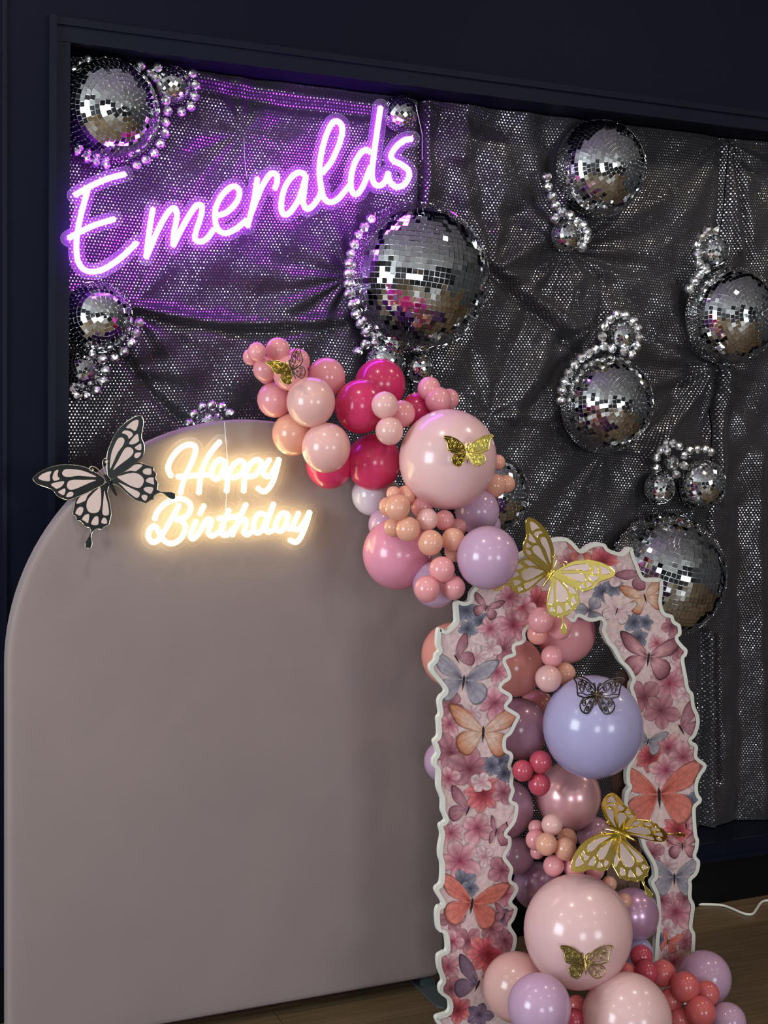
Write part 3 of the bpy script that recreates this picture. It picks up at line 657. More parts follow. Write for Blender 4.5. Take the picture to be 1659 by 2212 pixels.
BALLOONS = [
    # (px, py, radius px, y, colour, label)
    (555, 760, 20.5, -0.34, 'pink', 'small pink balloon at the upper left tip of the garland, in front'),
    (542, 771, 18, -0.30, 'pink', 'small pink balloon tucked behind the tip balloon at the far upper left'),
    (600, 756, 27, -0.31, 'pink', 'topmost pink balloon of the garland, right of the tip'),
    (573, 797, 27, -0.31, 'pink', 'pink balloon under the tip, left of the gold butterfly'),
    (641, 781, 29, -0.27, 'pink', 'pink balloon behind the dark wing of the topmost small butterfly'),
    (627, 805, 38.5, -0.33, 'pink', 'pink balloon carrying the topmost small gold butterfly'),
    (575, 811, 18, -0.28, 'pink', 'little pink balloon showing below the left gold wing'),
    (705, 814, 41.5, -0.27, 'pink', 'pink balloon between the topmost butterfly and the hot pink balloons'),
    (593, 863, 38, -0.28, 'pink', 'pink balloon at the left edge of the garland above the panel top'),
    (671.5, 868, 53.5, -0.36, 'blush', 'large pale pink balloon below the topmost butterfly'),
    (633, 937, 46, -0.29, 'peach', 'peach balloon lit by the birthday sign, lowest at the garland left'),
    (704.5, 966.5, 53.5, -0.37, 'blush', 'large pale peach-pink balloon just right of the birthday sign'),
    (821, 830, 56, -0.235, 'hot', 'uppermost hot pink balloon of the garland'),
    (780, 877, 58, -0.335, 'hot', 'hot pink balloon left of the three small pale pink ones'),
    (904, 885, 38, -0.28, 'hot', 'hot pink balloon half hidden above the big blush balloon'),
    (831, 875, 29.5, -0.42, 'blush', 'upper left of three small pale pink balloons on the hot pink ones'),
    (868, 894, 29.5, -0.39, 'pink', 'right one of three small pale pink balloons on the hot pink ones'),
    (841, 930.5, 30.5, -0.43, 'blush', 'lowest of three small pale pink balloons on the hot pink ones'),
    (927, 839, 25.5, -0.33, 'pink', 'small pink balloon topmost of the trio above the big blush balloon'),
    (946.5, 864.5, 29, -0.35, 'pink', 'small pink balloon in the middle of the trio above the big blush balloon'),
    (970, 862, 22.5, -0.32, 'pink', 'small pink balloon rightmost of the trio above the big blush balloon'),
    (967.5, 991, 107, -0.44, 'white', 'biggest blush balloon of the upper garland, with a shiny gold butterfly'),
    (807.5, 997.5, 60.5, -0.31, 'hot', 'hot pink balloon left of the biggest upper blush balloon'),
    (712, 1003, 51.5, -0.275, 'hot', 'hot pink balloon peeking out below the balloon beside the birthday sign'),
    (803, 1069, 44, -0.27, 'pale', 'pale lilac-white balloon under the lowest hot pink balloons'),
    (1068, 1049, 26, -0.40, 'peach', 'small peach balloon on the right flank of the biggest upper balloon'),
    (1094, 1045, 19.5, -0.37, 'peach', 'small peach balloon in front of the half hidden mirror ball'),
    (1076, 998, 16, -0.36, 'peach', 'tiny peach balloon peeking out right of the shiny gold butterfly'),
    (858.5, 1096, 28.3, -0.50, 'peach', 'bright peach balloon leading the small chain under the biggest upper balloon'),
    (839, 1094, 21, -0.46, 'peach', 'small peach balloon behind the left of the chain leader'),
    (850, 1066, 16, -0.43, 'peach', 'tiny peach balloon at the top of the small chain'),
    (877, 1069, 21, -0.42, 'peach', 'small peach balloon between the hot pink and biggest blush balloons'),
    (850, 1139, 21.5, -0.46, 'peach', 'small peach balloon below the chain leader, partly hidden'),
    (881.5, 1143, 27, -0.51, 'peach', 'second bright peach balloon of the small chain'),
    (911, 1094, 24, -0.43, 'pink', 'small pink balloon tucked behind the chain under the big blush balloon'),
    (923, 1122, 24, -0.50, 'blush', 'small blush balloon in the middle of the chain, upper row'),
    (960, 1123.5, 22, -0.48, 'pink', 'small dusty pink balloon in the chain, upper right'),
    (989, 1139, 19.5, -0.46, 'pink', 'small shiny pink balloon at the right end of the chain'),
    (930, 1172, 27.7, -0.53, 'peach', 'small peach-pink balloon in the middle of the chain, lower row'),
    (979, 1166, 26, -0.52, 'peach', 'small peach-pink balloon in the chain beside the big lilac one'),
    (983.5, 1190, 24, -0.50, 'peach', 'lowest peach-pink balloon of the chain'),
    (954.5, 1230, 28.3, -0.55, 'pink', 'small pink balloon topmost of three below the chain'),
    (922.5, 1272, 28.5, -0.55, 'pink', 'small pink balloon left of three below the chain'),
    (979, 1269, 26.5, -0.55, 'pink', 'small pink balloon right of three below the chain'),
    (940, 1262, 50, -0.46, 'lilac', 'lilac-pink balloon behind three small pink ones'),
    (858, 1195.5, 76, -0.39, 'baby', 'large bubblegum pink balloon against the right side of the panel'),
    (831, 1133, 36, -0.31, 'lilac', 'lilac balloon peeking out above the large bubblegum pink one'),
    (1053.5, 1204, 68, -0.58, 'lilac', 'large lilac balloon left of the upper big gold butterfly'),
    (1031, 1105, 48.5, -0.40, 'lilac', 'lilac balloon under the right of the biggest upper balloon'),
    (1054, 1133, 28, -0.34, 'lilac', 'small lilac balloon above the large lilac one'),
    (978, 1414, 69, -0.36, 'salmon', 'salmon pink balloon showing left of the floral arch, upper'),
    (1111, 1440, 63, -0.41, 'salmon', 'deep salmon balloon just inside the floral arch opening'),
    (1223, 1368, 64, -0.41, 'pink', 'large dusty pink balloon at the top of the arch opening'),
    (1168, 1340, 28, -0.57, 'pink', 'small pink balloon under the upper big gold butterfly, left'),
    (1209, 1355, 26.5, -0.56, 'pink', 'small pink balloon under the upper big gold butterfly, right'),
    (1161.5, 1369, 23, -0.53, 'salmon', 'small salmon balloon below the left small pink one in the arch'),
    (1192.5, 1417, 24, -0.53, 'pink', 'small pink balloon in the arch, topmost of a trio over the lavender one'),
    (1184.5, 1465.5, 29, -0.55, 'blush', 'small pale pink balloon in the arch, front of a trio over the lavender one'),
    (1220, 1455, 24, -0.53, 'peach', 'small peach balloon in the arch beside the dark butterfly'),
    (1160, 1530, 40, -0.36, 'salmon', 'shaded salmon balloon behind the left of the lavender one'),
    (1280.5, 1568.5, 109, -0.60, 'lavender', 'big lavender balloon in the arch opening, with a dark filigree butterfly'),
    (1121, 1573, 65, -0.42, 'mauve', 'mauve balloon left of the big lavender balloon'),
    (961, 1645, 46, -0.38, 'lilac', 'lilac balloon showing left of the floral arch, lower'),
    (1129, 1664.5, 23, -0.54, 'rose', 'left one of three small rose balloons below the lavender balloon'),
    (1168, 1646, 25, -0.55, 'rose', 'top one of three small rose balloons below the lavender balloon'),
    (1165, 1694, 24.5, -0.55, 'rose', 'bottom one of three small rose balloons below the lavender balloon'),
    (1227, 1720, 72, -0.47, 'pearl_pink', 'shiny dusty pink balloon under the big lavender one'),
    (1092, 1746, 62, -0.42, 'mauve', 'mauve balloon in the arch left of the shiny dusty pink one'),
    (1284, 1802, 38, -0.48, 'mauve', 'mauve balloon behind the lower big gold butterfly'),
    (1192.5, 1781, 23.4, -0.57, 'blush', 'topmost small pink balloon of the bunch over the biggest lower balloon'),
    (1158, 1788, 17, -0.52, 'pink', 'small pink balloon at the back of the bunch, upper left'),
    (1157, 1814, 22, -0.55, 'pink', 'leftmost small pink balloon of the bunch over the biggest lower balloon'),
    (1179.5, 1823, 24.4, -0.60, 'peach', 'front peach-pink balloon in the left of the bunch'),
    (1225, 1811.5, 22, -0.55, 'peach', 'small peach-pink balloon at the back right of the bunch'),
    (1221, 1834, 24.4, -0.61, 'peach', 'front peach-pink balloon in the middle of the bunch'),
    (1196, 1870, 23, -0.60, 'pink', 'lower left small pink balloon of the bunch'),
    (1241, 1872, 24.7, -0.61, 'pink', 'lower middle small pink balloon of the bunch'),
    (1285, 1880, 21, -0.59, 'pink', 'lower right small pink balloon of the bunch'),
    (1316, 1909, 16.5, -0.60, 'peach', 'small peach balloon on the right shoulder of the biggest lower balloon'),
    (1348, 1946, 17, -0.60, 'peach', 'lower small peach balloon at the right flank of the biggest lower balloon'),
    (1161, 1840, 16, -0.52, 'pink', 'tiny shaded pink balloon below the left of the bunch'),
    (1248.5, 2010, 118.5, -0.68, 'white', 'biggest lower blush balloon, with a gold filigree butterfly'),
    (1157, 1912, 50, -0.425, 'pearl_mauve', 'pearly mauve balloon left of the biggest lower balloon'),
    (1367, 1976, 57, -0.52, 'pearl_mauve', 'pearly mauve balloon right of the biggest lower balloon'),
    (1114, 1847, 40, -0.42, 'mauve', 'shaded mauve balloon between the bunch and the left arch leg'),
    (1378, 2057, 33, -0.55, 'lavender', 'pale lavender balloon peeking out above the rose chain'),
    (1386, 2066, 24.4, -0.62, 'rose', 'uppermost rose balloon of the chain at lower right'),
    (1396.5, 2100, 26, -0.66, 'rose', 'second rose balloon of the chain at lower right'),
    (1431.5, 2102, 28, -0.63, 'coral', 'coral balloon third in the chain at lower right'),
    (1479.5, 2131.5, 32, -0.69, 'coral', 'coral balloon in front in the middle of the lower right chain'),
    (1526, 2147, 28, -0.68, 'coral', 'coral balloon against the upper lilac one at lower right'),
    (1513, 2185.5, 33, -0.73, 'coral', 'lowest front coral balloon at lower right'),
    (1450, 2162, 27, -0.66, 'coral', 'coral balloon tucked behind the middle of the lower right chain'),
    (1467, 2201, 25, -0.69, 'coral', 'coral balloon at the bottom edge beside the front blush balloon'),
    (1522, 2113, 58, -0.60, 'lilac', 'upper lilac balloon at the lower right end of the garland'),
    (1572, 2207, 40, -0.72, 'lilac', 'lilac balloon in the lower right end touching the bottom edge'),
    (1115, 2131, 73, -0.585, 'blush', 'pale pink balloon in front of the left arch leg at the bottom'),
    (1165, 2174, 69.5, -0.79, 'lilac', 'lilac balloon at the bottom in front of the pale pink one'),
    (1354, 2202, 98, -0.79, 'white', 'frontmost large blush balloon cut by the bottom edge'),
    (1241, 2205, 26, -0.74, 'rose', 'small rose balloon between the two front balloons at the bottom edge'),
    (1352, 2101, 22, -0.63, 'coral', 'coral balloon tucked right of the gold filigree butterfly'),
    (1246, 2172, 22, -0.66, 'coral', 'small coral balloon below the gold filigree butterfly, deep between others'),
    (1196, 2222, 22, -0.72, 'coral', 'small coral balloon barely showing at the bottom edge under the lilac one'),
]
random.seed(11)
for (px, py, rp, y, c, lab) in BALLOONS:
    p = at(px, py, y); s = rp * mpp(p) * 0.985
    o = bpy.data.objects.new('balloon', BAL[c]); link(o); o.location = p; o.scale = (s, s, s)
    o.rotation_euler = (random.uniform(-.25, .25), random.uniform(-.25, .25), random.random() * 6)
    tag(o, lab, 'balloon', 'balloons of the pink and lilac garland')

# ------------------------------------------------------------------ big paper butterflies
S6 = 6.636
def R6(p): return [(a / S6, 900 + b / S6) for (a, b) in p]
FORE = R6([(1490, 880), (1350, 790), (1220, 725), (1080, 700), (950, 692), (830, 705), (700, 745), (580, 810), (515, 870), (502, 905), (540, 960), (620, 1000), (700, 1025), (775, 1058), (820, 1115), (870, 1160), (960, 1196), (1030, 1192), (1100, 1165), (1250, 1100), (1420, 1010), (1500, 960)])
HIND = R6([(1500, 940), (1350, 1030), (1200, 1100), (1110, 1170), (1080, 1290), (1062, 1405), (1100, 1430), (1122, 1490), (1180, 1508), (1230, 1575), (1300, 1600), (1318, 1640), (1290, 1720), (1242, 1810), (1247, 1868), (1285, 1890), (1325, 1868), (1335, 1800), (1320, 1720), (1342, 1650), (1400, 1612), (1460, 1622), (1492, 1590), (1565, 1550), (1578, 1500), (1600, 1400), (1580, 1250), (1545, 1080), (1560, 980)])
FCELLS = [R6(c) for c in (
    [(565, 885), (620, 830), (700, 795), (765, 785), (740, 850), (740, 935), (660, 935), (590, 915)],
    [(770, 860), (790, 800), (820, 770), (855, 768), (845, 820), (850, 870), (880, 905), (800, 935), (770, 900)],
    [(885, 820), (910, 770), (960, 752), (1080, 755), (1200, 775), (1320, 820), (1415, 870), (1280, 865), (1130, 855), (1000, 875), (920, 865)],
    [(745, 975), (800, 950), (900, 930), (945, 935), (930, 980), (890, 1020), (830, 1048), (800, 1030), (760, 1000)],
    [(965, 965), (990, 925), (1060, 905), (1200, 905), (1405, 905), (1330, 940), (1200, 1000), (1100, 1045), (1020, 1062), (975, 1040), (960, 1000)],
    [(845, 1085), (900, 1050), (945, 1030), (960, 1060), (945, 1120), (920, 1135), (880, 1115)],
    [(960, 1160), (985, 1100), (1020, 1078), (1060, 1085), (1072, 1120), (1040, 1155)])]
HCELLS = [R6(c) for c in (
    [(1100, 1265), (1130, 1180), (1210, 1100), (1300, 1045), (1400, 995), (1340, 1060), (1270, 1130), (1240, 1200), (1215, 1225)],
    [(1240, 1270), (1260, 1190), (1320, 1110), (1400, 1030), (1450, 990), (1465, 1150), (1460, 1280), (1430, 1370), (1370, 1400), (1290, 1390), (1250, 1340)],
    [(1500, 1045), (1520, 1130), (1555, 1260), (1570, 1420), (1475, 1420), (1480, 1250), (1490, 1120)],
    [(1090, 1390), (1120, 1320), (1170, 1288), (1210, 1310), (1205, 1370), (1165, 1430), (1120, 1410)],
    [(1185, 1480), (1215, 1420), (1265, 1393), (1295, 1410), (1285, 1500), (1270, 1538), (1220, 1500)],
    [(1315, 1550), (1340, 1470), (1385, 1422), (1420, 1440), (1425, 1510), (1410, 1562)],
    [(1460, 1530), (1470, 1470), (1505, 1445), (1540, 1480), (1540, 1540)])]
O_ = np.array([236., 1042.]); A1 = np.array([-.506, -.862]); L1 = np.array([-.862, .506])
def shrink(c, k): m = np.mean(c, 0); return [tuple(m + (np.array(p) - m) * k) for p in c]
FCELLS = [shrink(c, 0.91) for c in FCELLS]; HCELLS = [shrink(c, 0.91) for c in HCELLS]
def loc6(pts): return [((np.array(p) - O_) @ L1, (np.array(p) - O_) @ A1) for p in pts]
def poly_plate(q, P, th):
    """2-sided plate from a world-space outline with a thickness vector"""
    n = len(P); q.add([p for p in P] + [p + th for p in P], [tuple(range(n)), tuple(range(n, 2 * n))[::-1]] + [(i, i + n, (i + 1) % n + n, (i + 1) % n) for i in range(n)])
def big_butterfly(px, py, y, scale, axis, fold_l, fold_r, frame_mat, label, tilt=0.0, edge_mat=None, rims=True):
    p0 = at(px, py, y); s = mpp(p0) * scale
    root = empty('paper_butterfly', p0); tag(root, label, 'paper butterfly', 'large two-layer paper butterflies')
    nrm = C_BACK.copy(); a2 = np.array(axis, float); a2 /= np.hypot(*a2)
    head = (C_RIGHT * a2[0] - C_UP * a2[1]); lat0 = head.cross(nrm)            # screen right of the head direction
    if tilt: rm = Matrix.Rotation(tilt, 3, head); nrm = rm @ nrm; lat0 = rm @ lat0
    for side, fold in ((-1, fold_l), (1, fold_r)):
        lat = lat0 * side; f = math.radians(fold)
        wl = lat * math.cos(f) + nrm * math.sin(f); wn = (nrm * math.cos(f) - lat * math.sin(f))
        def W(u, v, h): return p0 + (wl * u + head * v) * s + wn * h
        for nm, outl, cells, lift in (('forewing', FORE, FCELLS, 0.0012), ('hindwing', HIND, HCELLS, 0.0)):
            q = MB(); P = [W(u, v, lift) for (u, v) in spline(loc6(outl), 3, True)]; poly_plate(q, P, wn * 0.0009)
            wing = q.build(nm, frame_mat, root)
            if edge_mat is not None:
                q = MB(); Q = [W(u, v, lift + 0.0006) for (u, v) in spline(loc6(outl), 3, True)]; q.tube(Q + [Q[0]], 0.0007, 5, False); q.build('wing_edge', edge_mat, wing)
            for c in cells:
                q = MB(); L = loc6(c); P = [W(u, v, lift + 0.00095) for (u, v) in spline(L, 3, True)]; poly_plate(q, P, wn * 0.0004)
                q.build('wing_cell', M['wingcard'], wing)
                if rims:
                    q = MB(); Q = [W(u, v, lift + 0.0012) for (u, v) in spline(L, 3, True)]; q.tube(Q + [Q[0]], 0.0005, 5, False); q.build('cell_rim', edge_mat, wing)
        # antenna with a curled tip
        pts = [(2, 14), (4, 26), (8, 40), (14, 48), (20, 48), (22, 43), (19, 39), (15.5, 41), (17, 44)]
        q = MB(); q.tube([W(u, v, 0.002) for (u, v) in spline(pts, 4)], 1.25 * s, 6); q.build('antenna', edge_mat or M['gold'], root)
    q = MB(); q.tube([p0 + head * (v * s) + nrm * 0.003 for v in (19, 15, 8, 0, -9, -18, -28, -34)], [r_ * s for r_ in (2.2, 4.2, 4.0, 4.6, 4.2, 3.6, 2.6, 1.0)], 10); q.build('body', frame_mat, root, True)
    return root
big_butterfly(236, 1042, Y_PANEL - 0.016, 1.0, (-.506, -.862), 8, 6, M['black_foil'], 'large black and blush paper butterfly on the upper left edge of the panel', edge_mat=M['silver_edge'], rims=False)
big_butterfly(1188, 1243, -0.61, 0.89, (.535, -.845), 22, 26, M['gold'], 'large gold foil butterfly at the top of the floral arch', edge_mat=M['gold'])
big_butterfly(1345, 1802, -0.68, 0.96, (-.90, -.44), 36, 50, M['gold'], 'large gold foil butterfly with folded wing on the right arch leg', edge_mat=M['gold'])

# ------------------------------------------------------------------ small filigree butterflies
SF = [(3, 4), (8, 17.7), (13, 18.6), (25, 27), (41, 33), (53.6, 34.6), (60.8, 32.5), (53.6, 23.6), (51, 14.3), (48.5, 2.5), (41, -.8), (29, -4.2), (14, -3)]
SH = [(3, -3), (14, -3), (29, -4.2), (36.7, -7.6), (41.4, -15.2), (38.4, -24.5), (30, -30.4), (20, -31.6), (11.4, -24.5), (5.5, -14.3)]
def circ(cx, cy, r, a0=0, turns=1.0, n=14, r1=None): r1 = r if r1 is None else r1; return [(cx + (r + (r1 - r) * i / n) * math.cos(a0 + 6.283 * turns * i / n), cy + (r + (r1 - r) * i / n) * math.sin(a0 + 6.283 * turns * i / n)) for i in range(n + 1)]
SCROLLS_F = [circ(38, 12, 7.5, 0, 1.6, 20, 2.5), circ(44, 22.5, 5.5, 2, 1.6, 18, 2), circ(19, 12, 5.5, 1, 1.6, 18, 1.5), [(4, 5), (20, 20), (36, 27), (58, 32)], [(4, 3), (22, 6), (30, 16), (40, 30)], [(5, 1), (26, 0), (34, 4), (47, 5)], circ(28, 20, 3.5, 0, 1.3, 14, 1.2), circ(12, 3, 3, 1, 1.3, 14, 1)]
SCROLLS_H = [circ(31, -14, 6, 0, 1.6, 18, 1.5), circ(22, -24, 4.5, 1, 1.5, 16, 1.5), [(4, -4), (16, -10), (26, -20), (30, -29)], [(4, -6), (10, -16), (16, -29)], [(5, -4), (20, -6), (36, -10)], circ(15, -14, 3, 0, 1.4, 14, 1)]
def small_butterfly(px, py, y, scale, axis, fl, fr, mats, label, tilt=0.0, vs=1.0, thick=1.0):
    p0 = at(px, py, y); s = mpp(p0) * scale; root = empty('filigree_butterfly', p0); tag(root, label, 'butterfly', 'small filigree butterflies on the balloons')
    nrm = C_BACK.copy(); a2 = np.array(axis, float); a2 /= np.hypot(*a2); head = C_RIGHT * a2[0] - C_UP * a2[1]; lat0 = head.cross(nrm)
    if tilt:
        rm = Matrix.Rotation(tilt, 3, lat0); nrm = rm @ nrm; head = rm @ head
    for side, fold, (mat, solid) in ((-1, fl, mats[0]), (1, fr, mats[1])):
        lat = lat0 * side; f = math.radians(fold); wl = lat * math.cos(f) + nrm * math.sin(f); wn = nrm * math.cos(f) - lat * math.sin(f)
        def W(u, v, h=0.0): return p0 + (wl * u + head * v * vs) * s + wn * (h * s + 0.0005 + 0.00022 * (u * u) * s * 10 / 60)
        for nm, outl, scr in (('forewing', SF, SCROLLS_F), ('hindwing', SH, SCROLLS_H)):
            q = MB(); ring = spline(outl, 4, True)
            q.tube([W(*p) for p in ring] + [W(*ring[0])], 1.15 * thick * s, 5, False)
            for sc in scr: q.tube([W(*p) for p in spline(sc, 2)], 0.85 * thick * s, 5)
            if solid:
                c = np.mean(ring, 0); n = len(ring); k = len(q.v)
                q.add([W(*c)] + [W(*(c + (p - c) * 0.5)) for p in ring] + [W(*p) for p in ring],
                      [(0, 1 + i, 1 + (i + 1) % n) for i in range(n)] + [(1 + i, 1 + n + i, 1 + n + (i + 1) % n, 1 + (i + 1) % n) for i in range(n)])
            q.build(nm, mat, root, True)
        q = MB(); q.tube([W(u, v) for (u, v) in spline([(1, 6), (3, 15), (7, 20), (10, 18), (9, 15)], 3)], 0.8 * s, 5); q.build('antenna', mat, root)
    q = MB(); q.tube([p0 + head * (v * s) + nrm * 0.001 for v in (9, 5, 0, -8, -16, -26)], [k * s for k in (1.6, 2.6, 2.6, 2.3, 1.7, 0.5)], 8); q.build('body', mats[2], root, True)
    return root
G, GD, BD = M['gold'], M['gold_dark'], M['bronze_dark']
small_butterfly(629, 797, -0.385, 0.93, (-.42, -.9), 40, 46, ((G, True), (BD, False), BD), 'small butterfly with one gold and one dark filigree wing, topmost in the garland')
small_butterfly(1009, 976, -0.560, 0.98, (-.03, -1), 30, 18, ((G, True), (G, True), GD), 'small shiny gold butterfly on the biggest upper blush balloon')
small_butterfly(1288, 1499, -0.672, 1.05, (.03, -1), 30, 32, ((BD, False), (BD, False), GD), 'small dark filigree butterfly on the big lavender balloon', 0.1, 1.2, 1.45)
small_butterfly(1264.5, 2079, -0.790, 1.0, (.0, -1), 22, 12, ((GD, True), (GD, False), GD), 'small antique gold filigree butterfly on the biggest lower balloon', -0.3, 1.0, 1.3)

# ------------------------------------------------------------------ floral arch board
Y_BOARD = -0.50
OUTER = [(966, 2300), (962, 2240), (944, 2210), (944, 2196), (969, 2186), (969, 2162), (952, 2148), (950, 2130), (956, 2118), (947, 2092), (946, 2066), (957, 2057), (965, 2051), (961, 2019), (946, 2010), (942, 1976), (946, 1959), (956, 1953), (942, 1929), (942, 1917), (952, 1906), (953.5, 1868), (949, 1851), (949, 1830), (953.5, 1804), (950, 1783),
    (962, 1772), (954.5, 1752), (954, 1727), (945, 1701), (945, 1667), (937, 1656), (936, 1641), (944, 1626), (937, 1602), (946, 1590), (946, 1568), (945, 1551), (950, 1541), (947, 1516), (952, 1503), (961, 1495), (957, 1484), (933, 1455), (929, 1438), (939, 1426), (942, 1413), (948, 1406), (944, 1391), (946, 1362), (953, 1356), (964, 1362), (983, 1345),
    (984, 1330), (983, 1304), (992, 1298), (1003, 1301), (1014, 1296), (1020, 1275), (1060, 1240), (1110, 1205), (1150, 1182), (1184, 1167), (1197, 1163), (1221, 1161), (1237, 1170), (1255, 1188), (1270, 1179), (1289, 1172), (1307, 1175), (1316, 1186), (1343, 1194), (1355, 1184), (1366, 1184), (1371, 1201), (1379, 1221), (1391, 1247), (1412, 1249), (1425, 1249), (1432, 1254),
    (1432.5, 1275), (1430, 1300), (1436, 1322), (1453, 1329), (1458, 1341), (1470, 1350), (1472, 1370), (1465, 1379), (1476, 1394), (1485, 1404), (1483, 1417), (1478, 1425), (1485, 1465), (1489, 1487), (1498, 1499), (1501, 1524), (1510, 1546), (1511, 1566), (1503, 1590), (1494, 1600), (1503, 1606), (1508, 1615), (1506, 1632), (1511, 1639), (1525, 1650), (1525, 1661),
    (1515, 1676), (1508, 1694), (1509, 1714), (1516, 1725), (1514, 1734), (1504, 1744), (1503, 1761), (1506, 1802), (1510, 1815), (1508, 1835), (1504, 1849), (1512, 1860), (1511, 1877), (1505, 1891), (1494, 1902), (1495, 1914), (1494, 1938), (1501, 1956), (1498, 1982), (1496, 2004), (1502, 2018), (1501, 2050), (1498, 2100), (1500, 2166)]
INNER = [(1412, 2184), (1414, 2100), (1416, 2040), (1420, 1990), (1418, 1940), (1406, 1908), (1414, 1893), (1410, 1867), (1390, 1832), (1380, 1800), (1360, 1765), (1350, 1745), (1348.5, 1729), (1351, 1711), (1358, 1700), (1354, 1693), (1353, 1673), (1356, 1655), (1372, 1620), (1376, 1580), (1374, 1540), (1366, 1505), (1361, 1490), (1362, 1477), (1366, 1469), (1362, 1458), (1353, 1444), (1338, 1429), (1324, 1403),
    (1313, 1391), (1304, 1373), (1300, 1362), (1303, 1347), (1297, 1339), (1288, 1342), (1270, 1342), (1250, 1333), (1239, 1344), (1205, 1336), (1175, 1336), (1150, 1350), (1135, 1367), (1137, 1382), (1127, 1392), (1113, 1397), (1114, 1416), (1093, 1426), (1101, 1446), (1104, 1465), (1088, 1478), (1085, 1487), (1104, 1499), (1106, 1512), (1096, 1526), (1106, 1533), (1123, 1546), (1115, 1567), (1105, 1586), (1094, 1596), (1094, 1618),
    (1105, 1625), (1109, 1637), (1104, 1655), (1111, 1666), (1108, 1693), (1112, 1708), (1106, 1728), (1116, 1734), (1120, 1745), (1114, 1776), (1096, 1801), (1104, 1809), (1104, 1829), (1093, 1850), (1101, 1863), (1109, 1878), (1105, 1901), (1116, 1909), (1120, 1922), (1113, 1937), (1106, 1950), (1118, 1962), (1112, 1985), (1104, 2000), (1116, 2022), (1114, 2047), (1108, 2070), (1112, 2150), (1108, 2262)]
outline = [tuple(p) for p in spline(OUTER, 4)] + [tuple(p) for p in spline(INNER, 4)]
outline = [p for p in outline if at(p[0], p[1], Y_BOARD).z > 0.0015]
OUTP = np.array(outline)
board = empty('floral_arch', at(1240, 2200, Y_BOARD).xz.to_3d() if False else (at(1240, 2100, Y_BOARD).x, Y_BOARD, 0)); tag(board, 'white cutout arch board printed with pink flowers and butterflies', 'cutout arch')
q = MB(); P = [at(p[0], p[1], Y_BOARD) for p in outline]; poly_plate(q, P, Vector((0, 0.012, 0)))
q.build('foam_board', M['foam'], board)
NP = len(OUTP)
def inset_outline(d):
    out = []
    for i in range(NP):
        t = OUTP[(i + 2) % NP] - OUTP[(i - 2) % NP]; t = t / (np.hypot(*t) + 1e-9)
        out.append(OUTP[i] + np.array([-t[1], t[0]]) * d)
    return out
area2 = sum(OUTP[i][0] * OUTP[(i + 1) % NP][1] - OUTP[(i + 1) % NP][0] * OUTP[i][1] for i in range(NP))
sgn = 1 if area2 > 0 else -1
ins = inset_outline(8.0 * sgn)
q = MB()
q.add([at(p[0], p[1], Y_BOARD - 0.0034) for p in OUTP] + [at(p[0], p[1], Y_BOARD - 0.0034) for p in ins] + P,
      [(i, (i + 1) % NP, NP + (i + 1) % NP, NP + i) for i in range(NP)] + [(i, (i + 1) % NP, 2 * NP + (i + 1) % NP, 2 * NP + i) for i in range(NP)])
q.build('white_border', M['foam'], board)
def colmesh(name, V, F, C_, parent):
    me = mesh(name, V, F, M['print']); ca = me.color_attributes.new('Col', 'FLOAT_COLOR', 'POINT')
    ca.data.foreach_set('color', np.concatenate([np.array(C_), np.ones((len(C_), 1))], 1).ravel().astype(np.float32))
    return obj(name, me, parent)
def lin3(c): return np.array(lin(c))
def inside(p):
    x, y = p; a = OUTP; b = np.roll(OUTP, -1, 0)
    c = ((a[:, 1] > y) != (b[:, 1] > y)) & (x < (b[:, 0] - a[:, 0]) * (y - a[:, 1]) / (b[:, 1] - a[:, 1] + 1e-12) + a[:, 0])
    return c.sum() % 2 == 1
def clampin(p, c):
    p, c = np.array(p, float), np.array(c, float)
    if inside(p): return p
    a, b = 0.0, 1.0
    for _ in range(7):
        m = (a + b) / 2
        if inside(c + (p - c) * m): a = m
        else: b = m
    return c + (p - c) * a
# pale pink ground of the print
q = MB(); Q = [at(p[0], p[1], Y_BOARD - 0.0003) for p in ins]
V = [at(p[0], p[1], Y_BOARD - 0.0003) for p in OUTP]
colmesh('print_ground', V, [tuple(range(NP))], [lin3((226, 196, 194))] * NP, board)
PAL = {'pink': ((150, 40, 76), (212, 140, 152), (230, 190, 192)), 'mauve': ((110, 36, 60), (182, 116, 128), (200, 146, 152)), 'red': ((140, 14, 40), (212, 90, 100), (226, 150, 150)),
       'blue': ((52, 52, 70), (112, 112, 132), (158, 156, 170)), 'pale': ((190, 130, 140), (222, 186, 190), (232, 208, 206)), 'grey': ((70, 62, 80), (150, 142, 156), (178, 170, 180)),
       'coral': ((140, 50, 40), (212, 112, 98), (222, 132, 118)), 'orange': ((200, 150, 120), (232, 200, 180), (198, 112, 66)), 'plum': ((120, 60, 90), (190, 140, 150), (150, 80, 100)), 'dkpink': ((70, 20, 34), (220, 160, 166), (110, 46, 60)), 'purple': ((70, 50, 80), (150, 124, 146), (112, 88, 112))}
LAYERS = []
def layer(px, py, R_):
    """each motif lies just above the ones it overlaps"""
    k = 1 + max([l for (a, b, c, l) in LAYERS if math.hypot(px - a, py - b) < (R_ + c)], default=-1)
    LAYERS.append((px, py, R_, k)); return Y_BOARD - 0.0005 - 0.00016 * k
